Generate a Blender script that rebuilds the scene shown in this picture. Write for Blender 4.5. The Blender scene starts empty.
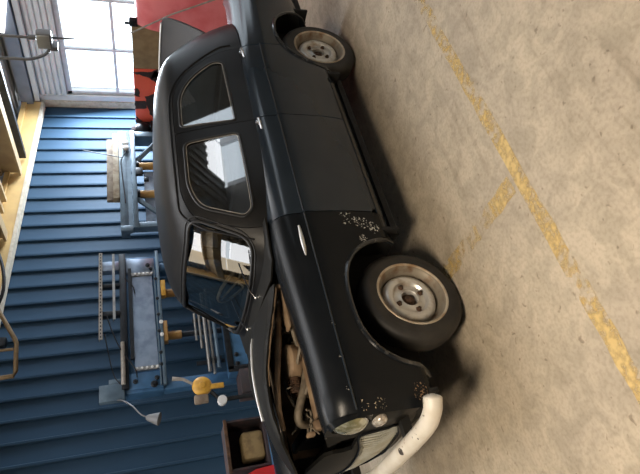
import bpy, bmesh, math, random
import numpy as np
from mathutils import Vector, Matrix
from mathutils.geometry import delaunay_2d_cdt
random.seed(3)
sc = bpy.context.scene
PI = math.pi

# ------------------------------------------------------------------ camera, sky, light, exposure
cam_d = bpy.data.cameras.new('camera')
cam = bpy.data.objects.new('camera', cam_d)
sc.collection.objects.link(cam)
cam_d.sensor_fit = 'HORIZONTAL'; cam_d.sensor_width = 36.0
cam_d.lens = 533.0 / 640.0 * 36.0
cam_d.clip_start = 0.02
# the phone was held on its side: the camera is rolled about 90 degrees
RX = Vector((-0.22512241, -0.22624602 * 0 - 0.80737081, 0.54541019))
_M = np.array([[-0.22512241, -0.22624602, -0.9476986],
               [-0.80737081, 0.58779589, 0.05146233],
               [0.54541019, 0.77672951, -0.31499046]])
rot = Matrix([[_M[0][i], -_M[1][i], -_M[2][i]] for i in range(3)])
cam.matrix_world = Matrix.Translation((-1.20307, -2.98440, 1.65363)) @ rot.to_4x4()
sc.camera = cam

world = bpy.data.worlds.new('overcast_sky'); sc.world = world
world.use_nodes = True
bg = world.node_tree.nodes['Background']
bg.inputs[0].default_value = (0.86, 0.94, 1.0, 1); bg.inputs[1].default_value = 3.2

sc.view_settings.view_transform = 'Standard'
sc.view_settings.look = 'None'
sc.view_settings.gamma = 1.0
sc.view_settings.use_curve_mapping = False
sc.view_settings.exposure = 0.0
sc.cycles.use_denoising = True
sc.cycles.max_bounces = 8
sc.cycles.sample_clamp_indirect = 6.0

def area(name, loc, target, sx, sy, power, col, spread=180):
    d = bpy.data.lights.new(name, 'AREA'); d.shape = 'RECTANGLE'
    d.size = sx; d.size_y = sy; d.energy = power; d.color = col
    d.spread = math.radians(spread)
    o = bpy.data.objects.new(name, d); sc.collection.objects.link(o)
    o.location = loc
    o.rotation_euler = (Vector(target) - Vector(loc)).to_track_quat('-Z', 'Y').to_euler()
    return o
# daylight coming in by the end window and the roof lights over the car; a warm hall lamp over the front of the car
area('window_daylight', (6.22, 2.4, 1.95), (2, 2.4, 1.3), 1.7, 1.4, 430, (0.80, 0.90, 1.0))
area('roof_daylight', (1.6, -0.1, 3.70), (1.5, -0.2, 0), 6.0, 1.6, 54, (0.97, 0.97, 1.0), 120)
area('hall_lamp_light', (-2.1, -2.6, 3.60), (-1.1, -1.9, 0), 1.6, 0.5, 84, (1.0, 0.85, 0.66), 120)

# ------------------------------------------------------------------ materials
def mat(name, col, rough=0.5, metal=0.0, var=0.0, vscale=8.0, col2=None, bump=0.0, bscale=60.0, coat=0.0, spec=0.5, lo=0.4, hi=0.65, detail=4.0):
    m = bpy.data.materials.new(name); m.use_nodes = True
    nt = m.node_tree; b = nt.nodes['Principled BSDF']
    b.inputs['Base Color'].default_value = (*col, 1)
    b.inputs['Roughness'].default_value = rough
    b.inputs['Metallic'].default_value = metal
    b.inputs['Specular IOR Level'].default_value = spec
    b.inputs['Coat Weight'].default_value = coat
    b.inputs['Coat Roughness'].default_value = 0.12
    tc = nt.nodes.new('ShaderNodeTexCoord')
    if col2 is None and var > 0:
        col2 = tuple(max(0, c * (1 - var)) for c in col)
    if col2 is not None:
        n = nt.nodes.new('ShaderNodeTexNoise'); n.inputs['Scale'].default_value = vscale; n.inputs['Detail'].default_value = detail
        r = nt.nodes.new('ShaderNodeValToRGB')
        r.color_ramp.elements[0].position = lo; r.color_ramp.elements[1].position = hi
        r.color_ramp.elements[0].color = (*col, 1); r.color_ramp.elements[1].color = (*col2, 1)
        nt.links.new(tc.outputs['Object'], n.inputs['Vector'])
        nt.links.new(n.outputs['Fac'], r.inputs['Fac'])
        nt.links.new(r.outputs['Color'], b.inputs['Base Color'])
    if bump > 0:
        n2 = nt.nodes.new('ShaderNodeTexNoise'); n2.inputs['Scale'].default_value = bscale; n2.inputs['Detail'].default_value = 3
        bp = nt.nodes.new('ShaderNodeBump'); bp.inputs['Strength'].default_value = bump; bp.inputs['Distance'].default_value = 0.01
        nt.links.new(tc.outputs['Object'], n2.inputs['Vector'])
        nt.links.new(n2.outputs['Fac'], bp.inputs['Height'])
        nt.links.new(bp.outputs['Normal'], b.inputs['Normal'])
    return m

def glass_mat(name, tint=(0.55, 0.58, 0.56), extra=0.0, ior=1.5):
    m = bpy.data.materials.new(name); m.use_nodes = True
    nt = m.node_tree; nt.nodes.remove(nt.nodes['Principled BSDF'])
    out = nt.nodes['Material Output']
    mix = nt.nodes.new('ShaderNodeMixShader'); tr = nt.nodes.new('ShaderNodeBsdfTransparent'); gl = nt.nodes.new('ShaderNodeBsdfGlossy')
    fr = nt.nodes.new('ShaderNodeFresnel'); fr.inputs['IOR'].default_value = ior
    ad = nt.nodes.new('ShaderNodeMath'); ad.operation = 'MULTIPLY_ADD'; ad.inputs[1].default_value = 1.7; ad.inputs[2].default_value = extra; ad.use_clamp = True
    tr.inputs[0].default_value = (*tint, 1); gl.inputs['Roughness'].default_value = 0.02
    geo = nt.nodes.new('ShaderNodeNewGeometry'); inv = nt.nodes.new('ShaderNodeMath'); inv.operation = 'SUBTRACT'; inv.inputs[0].default_value = 1.0
    ml = nt.nodes.new('ShaderNodeMath'); ml.operation = 'MULTIPLY'
    nt.links.new(geo.outputs['Backfacing'], inv.inputs[1]); nt.links.new(fr.outputs[0], ad.inputs[0])
    nt.links.new(ad.outputs[0], ml.inputs[0]); nt.links.new(inv.outputs[0], ml.inputs[1]); nt.links.new(ml.outputs[0], mix.inputs[0])
    nt.links.new(tr.outputs[0], mix.inputs[1]); nt.links.new(gl.outputs[0], mix.inputs[2])
    nt.links.new(mix.outputs[0], out.inputs[0])
    return m

def emit_mat(name, col, s):
    m = bpy.data.materials.new(name); m.use_nodes = True
    b = m.node_tree.nodes['Principled BSDF']
    b.inputs['Base Color'].default_value = (*col, 1)
    b.inputs['Emission Color'].default_value = (*col, 1); b.inputs['Emission Strength'].default_value = s
    return m

def add_patches(m, spots, seed=0.0):
    """wear with its own shape: spots = (x,y,z,radius,colour,noise scale,threshold) in object space"""
    nt = m.node_tree; b = nt.nodes['Principled BSDF']
    tc = nt.nodes.new('ShaderNodeTexCoord')
    inp = b.inputs['Base Color']
    for (x, y, z, rad, col, ns, th) in spots:
        mp = nt.nodes.new('ShaderNodeVectorMath'); mp.operation = 'DISTANCE'; mp.inputs[1].default_value = (x, y, z)
        nt.links.new(tc.outputs['Object'], mp.inputs[0])
        rg = nt.nodes.new('ShaderNodeMapRange'); rg.inputs[1].default_value = rad; rg.inputs[2].default_value = rad * 0.55
        nt.links.new(mp.outputs['Value'], rg.inputs[0])
        n = nt.nodes.new('ShaderNodeTexNoise'); n.inputs['Scale'].default_value = ns; n.inputs['Detail'].default_value = 3
        nt.links.new(tc.outputs['Object'], n.inputs['Vector'])
        mu = nt.nodes.new('ShaderNodeMath'); mu.operation = 'MULTIPLY'
        nt.links.new(rg.outputs[0], mu.inputs[0]); nt.links.new(n.outputs['Fac'], mu.inputs[1])
        gt = nt.nodes.new('ShaderNodeMapRange'); gt.inputs[1].default_value = th; gt.inputs[2].default_value = th + 0.02
        nt.links.new(mu.outputs[0], gt.inputs[0])
        mx = nt.nodes.new('ShaderNodeMix'); mx.data_type = 'RGBA'
        nt.links.new(gt.outputs[0], mx.inputs[0])
        if inp.is_linked:
            nt.links.new(inp.links[0].from_socket, mx.inputs[6])
        else:
            mx.inputs[6].default_value = inp.default_value
        mx.inputs[7].default_value = (*col, 1)
        nt.links.new(mx.outputs[2], inp)

M = {}
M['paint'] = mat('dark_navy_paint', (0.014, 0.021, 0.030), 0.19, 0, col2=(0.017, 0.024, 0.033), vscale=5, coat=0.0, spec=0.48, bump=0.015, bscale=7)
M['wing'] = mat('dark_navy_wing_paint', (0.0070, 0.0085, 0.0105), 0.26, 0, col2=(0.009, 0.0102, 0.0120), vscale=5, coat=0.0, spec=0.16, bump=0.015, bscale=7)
W_ = (0.62, 0.62, 0.58)
add_patches(M['wing'], [(0.47, -0.76, 0.57, 0.085, W_, 75, 0.60), (0.44, -0.76, 0.49, 0.075, W_, 90, 0.58), (0.41, -0.76, 0.42, 0.07, W_, 75, 0.56), (0.33, -0.77, 0.51, 0.04, (.5, .48, .45), 90, 0.52),
                        (-0.15, -0.775, 0.812, 0.035, (0.3, 0.28, 0.25), 110, 0.60), (-0.32, -0.775, 0.812, 0.03, (0.3, 0.28, 0.25), 110, 0.55), (-0.48, -0.765, 0.812, 0.035, (0.3, 0.28, 0.25), 110, 0.58),
                        (-0.555, -0.75, 0.76, 0.05, (0.6, 0.5, 0.36), 120, 0.62), (-0.56, -0.75, 0.68, 0.06, (0.6, 0.5, 0.36), 130, 0.63), (-0.53, -0.745, 0.46, 0.08, (0.30, 0.19, 0.11), 110, 0.60)])
M['primer'] = mat('satin_grey_black_paint', (0.010, 0.010, 0.0105), 0.36, 0, col2=(0.014, 0.0137, 0.0137), vscale=4, coat=0.0, spec=0.19, bump=0.02, bscale=9)
M['hood'] = mat('matt_charcoal_bonnet_paint', (0.009, 0.0088, 0.008), 0.5, 0, col2=(0.014, 0.0132, 0.0115), vscale=6, spec=0.15)
M['lip'] = mat('worn_glossy_arch_edge', (0.012, 0.014, 0.017), 0.16, 0, col2=(0.07, 0.068, 0.065), vscale=26, spec=0.8, lo=.55, hi=.68)
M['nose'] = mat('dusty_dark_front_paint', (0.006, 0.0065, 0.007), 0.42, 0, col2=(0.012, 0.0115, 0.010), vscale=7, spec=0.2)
M['lid'] = mat('haze_lightened_charcoal_lid', (0.055, 0.055, 0.06), 0.5, 0, col2=(0.07, 0.068, 0.07), vscale=4)  # charcoal made lighter to carry the haze near the end window
M['black'] = mat('flat_black', (0.008, 0.008, 0.008), 0.8, 0, var=0.3)
M['rubber'] = mat('black_rubber', (0.012, 0.012, 0.012), 0.45, 0, var=0.3, vscale=20)
M['tyre'] = mat('tyre_rubber', (0.016, 0.015, 0.014), 0.55, 0, col2=(0.03, 0.027, 0.024), vscale=9, bump=0.05, bscale=40)
M['rim'] = mat('shaded_rusty_cream_steel', (0.27, 0.235, 0.185), 0.5, 0.3, col2=(0.16, 0.095, 0.055), vscale=14, lo=0.48, hi=0.70, spec=0.2)  # rust on cream, base darkened for the shade inside the rim well
M['rim_lip'] = mat('rusty_cream_rim_edge', (0.52, 0.46, 0.36), 0.45, 0.2, col2=(0.34, 0.22, 0.13), vscale=14)
M['disc'] = mat('worn_silver_steel', (0.66, 0.65, 0.62), 0.36, 0.55, col2=(0.38, 0.31, 0.24), vscale=14, lo=0.5, hi=0.75)
M['rust'] = mat('rusty_iron', (0.13, 0.07, 0.04), 0.8, 0.2, col2=(0.05, 0.03, 0.02), vscale=25)
M['chrome'] = mat('dull_chrome', (0.75, 0.75, 0.75), 0.2, 1.0, var=0.25, vscale=20)
M['strip'] = mat('bright_alloy_strip', (0.80, 0.80, 0.78), 0.35, 0.7, var=0.1, vscale=20)
M['glass'] = glass_mat('car_glass', (0.50, 0.55, 0.55), 0.14)
M['pane'] = glass_mat('window_glass', (0.96, 0.98, 1.0), 0.0)
M['lens'] = mat('headlamp_lens', (0.30, 0.29, 0.17), 0.10, 0.55, col2=(0.62, 0.63, 0.52), vscale=22, coat=1.0, lo=.45, hi=.6)
M['lens2'] = mat('clear_lens', (0.40, 0.34, 0.28), 0.15, 0.3, col2=(0.75, 0.72, 0.66), vscale=50, coat=0.8)
M['grille'] = mat('pale_grey_grille', (0.62, 0.63, 0.58), 0.4, 0.3, col2=(0.48, 0.46, 0.36), vscale=11)
M['grille_back'] = mat('dull_grey_mesh', (0.42, 0.43, 0.40), 0.55, 0.1, col2=(0.28, 0.26, 0.18), vscale=12)
M['bumper'] = mat('chipped_white_paint', (0.80, 0.76, 0.68), 0.4, 0, col2=(0.70, 0.64, 0.54), vscale=9)
add_patches(M['bumper'], [(-0.72, -0.44, 0.52, 0.030, (0.05, 0.04, 0.03), 40, 0.42), (-0.68, -0.62, 0.49, 0.07, (0.06, 0.05, 0.04), 60, 0.60),
                          (-0.63, -0.74, 0.48, 0.06, (0.10, 0.08, 0.06), 70, 0.60), (-0.60, -0.80, 0.47, 0.05, (0.08, 0.06, 0.05), 70, 0.59), (-0.69, -0.5, 0.47, 0.10, (0.45, 0.36, 0.26), 40, 0.62)])
M['tan_body'] = mat('dusty_tan_primer', (0.36, 0.25, 0.155), 0.7, 0, col2=(0.20, 0.13, 0.08), vscale=10)
M['engine'] = mat('greasy_engine_metal', (0.07, 0.055, 0.04), 0.5, 0.4, col2=(0.15, 0.10, 0.06), vscale=18, bump=0.1)
M['hose'] = mat('dusty_hose', (0.22, 0.18, 0.13), 0.6, 0, var=0.4, vscale=30)
M['seat'] = mat('dark_leatherette', (0.022, 0.020, 0.018), 0.5, 0, var=0.4)
M['blue_wall'] = mat('blue_steel_sheet', (0.033, 0.078, 0.138), 0.58, 0.0, col2=(0.026, 0.062, 0.110), vscale=2.5, spec=0.25, bump=0.02, bscale=5)
M['tan_beam'] = mat('ochre_beam_paint', (0.62, 0.42, 0.17), 0.5, 0, col2=(0.50, 0.33, 0.14), vscale=3)
M['tan_purlin'] = mat('tan_purlin_paint', (0.42, 0.31, 0.17), 0.55, 0, col2=(0.30, 0.21, 0.12), vscale=4)
M['cream'] = mat('cream_trim', (0.58, 0.52, 0.42), 0.7, 0, col2=(0.45, 0.39, 0.30), vscale=18)
M['roof_sheet'] = mat('grey_roof_sheet', (0.42, 0.41, 0.39), 0.6, 0, var=0.2, vscale=5)
M['clad'] = mat('white_grey_cladding', (0.72, 0.72, 0.71), 0.55, 0, var=0.1, vscale=4)
M['slate'] = mat('slate_grey_gutter', (0.20, 0.23, 0.28), 0.6, 0, var=0.2, vscale=4)
M['frame'] = mat('grey_window_frame', (0.62, 0.64, 0.66), 0.5, 0, var=0.15)
M['wall_plain'] = mat('pale_grey_wall', (0.36, 0.35, 0.33), 0.7, 0, var=0.2, vscale=3)
M['m_blue'] = mat('blue_machine_paint', (0.060, 0.155, 0.30), 0.4, 0.1, col2=(0.04, 0.11, 0.21), vscale=9)
M['m_grey'] = mat('blue_grey_machine_paint', (0.13, 0.19, 0.24), 0.4, 0.2, col2=(0.09, 0.135, 0.18), vscale=8)
M['m_dark'] = mat('dark_oily_steel', (0.028, 0.032, 0.038), 0.4, 0.5, var=0.4, vscale=16)
M['polish'] = mat('polished_blue_steel_cover', (0.36, 0.43, 0.54), 0.28, 0.7, col2=(0.24, 0.30, 0.40), vscale=9)
M['ochre'] = mat('ochre_roller', (0.50, 0.29, 0.09), 0.42, 0.1, col2=(0.36, 0.20, 0.07), vscale=10)
M['yellow'] = mat('yellow_paint', (0.72, 0.40, 0.06), 0.45, 0, col2=(0.52, 0.28, 0.05), vscale=18)
M['timber'] = mat('pale_timber', (0.42, 0.35, 0.25), 0.7, 0, col2=(0.27, 0.20, 0.13), vscale=14)
M['wood'] = mat('weathered_wood', (0.30, 0.24, 0.18), 0.8, 0, col2=(0.19, 0.14, 0.10), vscale=14)
M['steel'] = mat('bare_steel', (0.45, 0.44, 0.42), 0.35, 0.8, var=0.3, vscale=14)
M['galv'] = mat('dull_galvanised', (0.44, 0.40, 0.35), 0.5, 0.4, var=0.3, vscale=20)
M['white'] = mat('white_plastic', (0.75, 0.75, 0.74), 0.4)
M['sheet'] = mat('pale_blue_streaked_sheet', (0.42, 0.52, 0.66), 0.5, 0, col2=(0.22, 0.30, 0.44), vscale=9)
M['red'] = mat('haze_tinted_red_paint', (0.95, 0.26, 0.28), 0.5, 0, col2=(0.85, 0.17, 0.19), vscale=4)  # red paled towards pink, window haze mixed into the colour
M['orange'] = mat('orange_red_paint', (0.95, 0.15, 0.09), 0.5, 0, col2=(0.88, 0.12, 0.07), vscale=5)
M['can_red'] = mat('bright_red_can_paint', (0.62, 0.035, 0.04), 0.4, 0, col2=(0.5, 0.03, 0.03), vscale=9)
M['brown'] = mat('bare_brown_plate', (0.34, 0.24, 0.13), 0.65, 0, col2=(0.25, 0.17, 0.09), vscale=7)
M['char'] = mat('torn_dark_lining', (0.035, 0.03, 0.035), 0.8, 0, col2=(0.07, 0.04, 0.04), vscale=14)
M['lamp_grey'] = mat('grey_cast_box', (0.17, 0.17, 0.17), 0.5, 0.1, var=0.1)
M['lamp_face'] = mat('pale_lamp_face', (0.36, 0.36, 0.33), 0.4, 0, var=0.08)
M['pipe'] = mat('grey_conduit', (0.16, 0.16, 0.165), 0.45, 0.3, var=0.1)
M['bronze'] = mat('brown_painted_tube', (0.20, 0.13, 0.06), 0.4, 0.3, var=0.3, vscale=20)
M['stone'] = mat('dusty_tan_block', (0.34, 0.25, 0.12), 0.85, 0, col2=(0.20, 0.14, 0.07), vscale=14, bump=0.2)
M['skylight'] = emit_mat('daylit_roof_light', (0.95, 0.97, 1.0), 2.6)
M['skylight_b'] = emit_mat('bright_roof_light', (0.95, 0.97, 1.0), 4.2)
M['skylight_c'] = emit_mat('warm_roof_light', (1.0, 0.86, 0.64), 1.8)
M['lamp_on'] = emit_mat('lit_lamp', (1.0, 0.86, 0.62), 12)

# concrete floor
def floor_mat():
    m = bpy.data.materials.new('worn_concrete'); m.use_nodes = True
    nt = m.node_tree; b = nt.nodes['Principled BSDF']; b.inputs['Roughness'].default_value = 0.62
    b.inputs['Specular IOR Level'].default_value = 0.35
    tc = nt.nodes.new('ShaderNodeTexCoord')
    def noise(s, d=5, dist=0.0):
        n = nt.nodes.new('ShaderNodeTexNoise'); n.inputs['Scale'].default_value = s; n.inputs['Detail'].default_value = d
        n.inputs['Distortion'].default_value = dist
        nt.links.new(tc.outputs['Object'], n.inputs['Vector']); return n
    def ramp(src, p0, c0, p1, c1):
        r = nt.nodes.new('ShaderNodeValToRGB'); e = r.color_ramp.elements
        e[0].position = p0; e[0].color = (*c0, 1); e[1].position = p1; e[1].color = (*c1, 1)
        nt.links.new(src.outputs['Fac'], r.inputs['Fac']); return r
    def mul(a, bb, fac=1.0):
        x = nt.nodes.new('ShaderNodeMix'); x.data_type = 'RGBA'; x.blend_type = 'MULTIPLY'; x.inputs[0].default_value = fac
        nt.links.new(a, x.inputs[6]); nt.links.new(bb, x.inputs[7]); return x.outputs[2]
    c = ramp(noise(1.6, 6, 0.6), 0.35, (0.48, 0.405, 0.305), 0.68, (0.385, 0.325, 0.25)).outputs[0]
    c = mul(c, ramp(noise(9, 6, 1.0), 0.38, (0.86, 0.86, 0.84), 0.60, (1.06, 1.05, 1.04)).outputs[0])
    c = mul(c, ramp(noise(55, 3), 0.36, (0.80, 0.79, 0.77), 0.55, (1.03, 1.03, 1.03)).outputs[0], 0.6)
    c = mul(c, ramp(noise(24, 2, 0.4), 0.27, (0.45, 0.42, 0.38), 0.33, (1, 1, 1)).outputs[0], 0.7)
    mp = nt.nodes.new('ShaderNodeMapping'); mp.inputs['Scale'].default_value = (0.6, 5, 1)
    mp.inputs['Rotation'].default_value = (0, 0, 0.6)
    nt.links.new(tc.outputs['Object'], mp.inputs[0])
    ns = noise(2.2, 4, 0.5); nt.links.new(mp.outputs[0], ns.inputs['Vector'])
    c = mul(c, ramp(ns, 0.30, (0.72, 0.70, 0.67), 0.42, (1, 1, 1)).outputs[0], 0.6)
    nt.links.new(c, b.inputs['Base Color'])
    bp = nt.nodes.new('ShaderNodeBump'); bp.inputs['Strength'].default_value = 0.12; bp.inputs['Distance'].default_value = 0.01
    nt.links.new(noise(70, 4).outputs['Fac'], bp.inputs['Height']); nt.links.new(bp.outputs[0], b.inputs['Normal'])
    return m
M['floor'] = floor_mat()
def line_mat(lo_=0.84, hi_=1.18):
    m = bpy.data.materials.new('worn_yellow_line_paint'); m.use_nodes = True
    nt = m.node_tree; b = nt.nodes['Principled BSDF']; b.inputs['Roughness'].default_value = 0.6
    out = nt.nodes['Material Output']
    tc = nt.nodes.new('ShaderNodeTexCoord')
    n = nt.nodes.new('ShaderNodeTexNoise'); n.inputs['Scale'].default_value = 26; n.inputs['Detail'].default_value = 6
    n2 = nt.nodes.new('ShaderNodeTexNoise'); n2.inputs['Scale'].default_value = 3; n2.inputs['Detail'].default_value = 3
    nt.links.new(tc.outputs['Object'], n.inputs['Vector']); nt.links.new(tc.outputs['Object'], n2.inputs['Vector'])
    ad = nt.nodes.new('ShaderNodeMath'); ad.operation = 'ADD'
    nt.links.new(n.outputs['Fac'], ad.inputs[0]); nt.links.new(n2.outputs['Fac'], ad.inputs[1])
    r = nt.nodes.new('ShaderNodeMapRange'); r.inputs[1].default_value = lo_; r.inputs[2].default_value = hi_; r.inputs[3].default_value = 0.0; r.inputs[4].default_value = 0.85
    nt.links.new(ad.outputs[0], r.inputs[0])
    cr = nt.nodes.new('ShaderNodeValToRGB'); cr.color_ramp.elements[0].color = (0.62, 0.43, 0.14, 1); cr.color_ramp.elements[1].color = (0.66, 0.49, 0.22, 1)
    nt.links.new(n2.outputs['Fac'], cr.inputs['Fac']); nt.links.new(cr.outputs[0], b.inputs['Base Color'])
    tr = nt.nodes.new('ShaderNodeBsdfTransparent'); mx = nt.nodes.new('ShaderNodeMixShader')
    nt.links.new(r.outputs[0], mx.inputs[0]); nt.links.new(tr.outputs[0], mx.inputs[1]); nt.links.new(b.outputs[0], mx.inputs[2])
    nt.links.new(mx.outputs[0], out.inputs[0])
    return m
M['line'] = line_mat(); M['line_faint'] = line_mat(0.92, 1.35)

# ------------------------------------------------------------------ mesh helpers
class MB:
    """collects shapes into one mesh"""
    def __init__(s): s.v = []; s.f = []; s.sm = []
    def add(s, vs, fs, smooth=False):
        o = len(s.v); s.v += [tuple(map(float, p)) for p in vs]; s.f += [tuple(i + o for i in f) for f in fs]; s.sm += [smooth] * len(fs); return s
    def box(s, c, d, bev=0.0, rot=None):
        bm = bmesh.new(); bmesh.ops.create_cube(bm, size=1.0)
        for v in bm.verts: v.co = Vector((v.co.x * d[0], v.co.y * d[1], v.co.z * d[2]))
        if bev > 0:
            bmesh.ops.bevel(bm, geom=list(bm.edges), offset=min(bev, min(d) * 0.45), segments=2, profile=0.5, affect='EDGES')
        mt = Matrix.Translation(c) @ (rot.to_4x4() if rot else Matrix.Identity(4))
        bm.verts.index_update()
        s.add([mt @ v.co for v in bm.verts], [[v.index for v in f.verts] for f in bm.faces]); bm.free(); return s
    def bb(s, lo, hi, bev=0.0):
        return s.box([(a + b) / 2 for a, b in zip(lo, hi)], [abs(b - a) for a, b in zip(lo, hi)], bev)
    def lathe(s, c, axis, prof, n=24, cap=True):
        """prof = [(radius, distance along axis)]"""
        ax = Vector(axis).normalized(); c = Vector(c)
        u = ax.orthogonal().normalized(); w = ax.cross(u)
        vs = []; fs = []
        for (r, h) in prof:
            for k in range(n):
                a = 2 * PI * k / n
                vs.append(c + ax * h + (u * math.cos(a) + w * math.sin(a)) * r)
        for i in range(len(prof) - 1):
            for k in range(n):
                k2 = (k + 1) % n
                fs.append((i * n + k, i * n + k2, (i + 1) * n + k2, (i + 1) * n + k))
        if cap:
            fs.append(tuple(reversed(range(n)))); fs.append(tuple((len(prof) - 1) * n + k for k in range(n)))
        s.add(vs, fs, True); return s
    def cyl(s, a, b, r, n=16, r2=None):
        a = Vector(a); b = Vector(b); L = (b - a).length; r2 = r if r2 is None else r2
        e = min(0.004, r * 0.15)
        return s.lathe(a, b - a, [(r - e, 0), (r, e), (r2, L - e), (r2 - e, L)], n)
    def tube(s, pts, r, n=10, closed=False):
        pts = [Vector(p) for p in pts]; N = len(pts)
        rs = r if isinstance(r, (list, tuple)) else [r] * N
        T = []
        for i in range(N):
            a = pts[(i - 1) % N] if closed or i > 0 else pts[i]; b = pts[(i + 1) % N] if closed or i < N - 1 else pts[i]
            T.append((b - a).normalized())
        u = T[0].orthogonal().normalized(); vs = []; fs = []
        for i in range(N):
            u = (u - T[i] * u.dot(T[i])).normalized(); w = T[i].cross(u)
            for k in range(n):
                a = 2 * PI * k / n; vs.append(pts[i] + (u * math.cos(a) + w * math.sin(a)) * rs[i])
        for i in range(N if closed else N - 1):
            j = (i + 1) % N
            for k in range(n):
                k2 = (k + 1) % n; fs.append((i * n + k, i * n + k2, j * n + k2, j * n + k))
        if not closed:
            fs.append(tuple(reversed(range(n)))); fs.append(tuple((N - 1) * n + k for k in range(n)))
        s.add(vs, fs, True); return s
    def prism(s, poly, axis, lo, hi):
        """poly 2D in the two other axes, extruded along axis index"""
        o = [i for i in range(3) if i != axis]; n = len(poly); vs = []
        for h in (lo, hi):
            for p in poly:
                q = [0, 0, 0]; q[axis] = h; q[o[0]] = p[0]; q[o[1]] = p[1]; vs.append(q)
        fs = [tuple(reversed(range(n))), tuple(range(n, 2 * n))] + [(i, (i + 1) % n, n + (i + 1) % n, n + i) for i in range(n)]
        s.add(vs, fs); return s
    def mirror_y(s):
        t = MB(); t.v = [(x, -y, z) for x, y, z in s.v]; t.f = [tuple(reversed(f)) for f in s.f]; t.sm = list(s.sm); return t
    def mesh(s, name):
        me = bpy.data.meshes.new(name); me.from_pydata(s.v, [], s.f)
        me.validate(); me.update()
        if len(me.polygons) == len(s.sm): me.polygons.foreach_set('use_smooth', s.sm)
        bm = bmesh.new(); bm.from_mesh(me); bmesh.ops.recalc_face_normals(bm, faces=bm.faces); bm.to_mesh(me); bm.free()
        try: me.set_sharp_from_angle(angle=math.radians(42))
        except Exception: pass
        return me
    def build(s, name, m, parent=None, mesh=None):
        me = mesh or s.mesh(name)
        if not me.materials: me.materials.append(m)
        return link(name, me, parent)
def link(name, me, parent=None):
    o = bpy.data.objects.new(name, me); sc.collection.objects.link(o)
    if parent is not None:
        o.parent = parent
        if parent.parent is None: o.matrix_parent_inverse = Matrix.Translation(-parent.location)
    return o
def tag(o, label=None, cat=None, group=None, kind=None):
    if label: o['label'] = label
    if cat: o['category'] = cat
    if group: o['group'] = group
    if kind: o['kind'] = kind
    return o
def thing(name, loc, label, cat, group=None):
    o = bpy.data.objects.new(name, None); sc.collection.objects.link(o); o.location = loc; o.empty_display_size = 0.1
    return tag(o, label, cat, group)
def box(name, lo, hi, m, parent=None, bev=0.0): return MB().bb(lo, hi, bev).build(name, m, parent)

def resample(loop, d, closed=True):
    out = []; N = len(loop)
    for i in range(N if closed else N - 1):
        a = np.array(loop[i], float); b = np.array(loop[(i + 1) % N], float)
        k = max(1, int(math.ceil(np.linalg.norm(b - a) / d)))
        for j in range(k): out.append(a + (b - a) * j / k)
    if not closed: out.append(np.array(loop[-1], float))
    return np.array(out)
def rounded(loop, r, n=5):
    """round the corners of a closed 2D loop (r may be a list)"""
    out = []; N = len(loop)
    for i in range(N):
        p = np.array(loop[i], float); a = np.array(loop[i - 1], float); b = np.array(loop[(i + 1) % N], float)
        ri = r[i] if isinstance(r, (list, tuple)) else r
        la = np.linalg.norm(a - p); lb = np.linalg.norm(b - p); d = min(ri, la * 0.48, lb * 0.48)
        if d < 1e-4: out.append(p); continue
        p0 = p + (a - p) / la * d; p1 = p + (b - p) / lb * d
        for k in range(n + 1):
            t = k / n; out.append((1 - t) ** 2 * p0 + 2 * t * (1 - t) * p + t * t * p1)
    return np.array(out)
def inside(P, poly):
    x, y = P[:, 0], P[:, 1]; r = np.zeros(len(P), bool); n = len(poly)
    for i in range(n):
        x0, y0 = poly[i]; x1, y1 = poly[(i + 1) % n]
        if y0 == y1: continue
        c = ((y0 > y) != (y1 > y)) & (x < (x1 - x0) * (y - y0) / (y1 - y0) + x0)
        r ^= c
    return r
def cdt_fill(outer, holes, d):
    loops = [np.asarray(outer)] + [np.asarray(h) for h in holes]
    lo = loops[0].min(0); hi = loops[0].max(0)
    gx, gy = np.meshgrid(np.arange(lo[0] + d / 2, hi[0], d), np.arange(lo[1] + d / 2, hi[1], d))
    gx = gx + (np.arange(gx.shape[0]) % 2)[:, None] * d * 0.5
    G = np.stack([gx.ravel(), gy.ravel()], 1)
    k = inside(G, loops[0])
    for h in loops[1:]: k &= ~inside(G, h)
    G = G[k]
    B = np.concatenate(loops)
    if len(G):
        dist = np.full(len(G), 9.0)
        for i in range(0, len(B), 200): dist = np.minimum(dist, np.sqrt(((G[:, None] - B[None, i:i + 200]) ** 2).sum(-1)).min(1))
        G = G[dist > d * 0.45]
    V = [Vector(p) for p in B] + [Vector(p) for p in G]
    E = []; o = 0
    for l in loops:
        n = len(l); E += [(o + i, o + (i + 1) % n) for i in range(n)]; o += n
    v, e, f, *_ = delaunay_2d_cdt(V, E, [], 0, 1e-6)
    v = np.array([(p.x, p.y) for p in v]); f = np.array([t for t in f if len(t) == 3])
    c = v[f].mean(1); k = inside(c, loops[0])
    for h in loops[1:]: k &= ~inside(c, h)
    return v, f[k]
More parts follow.
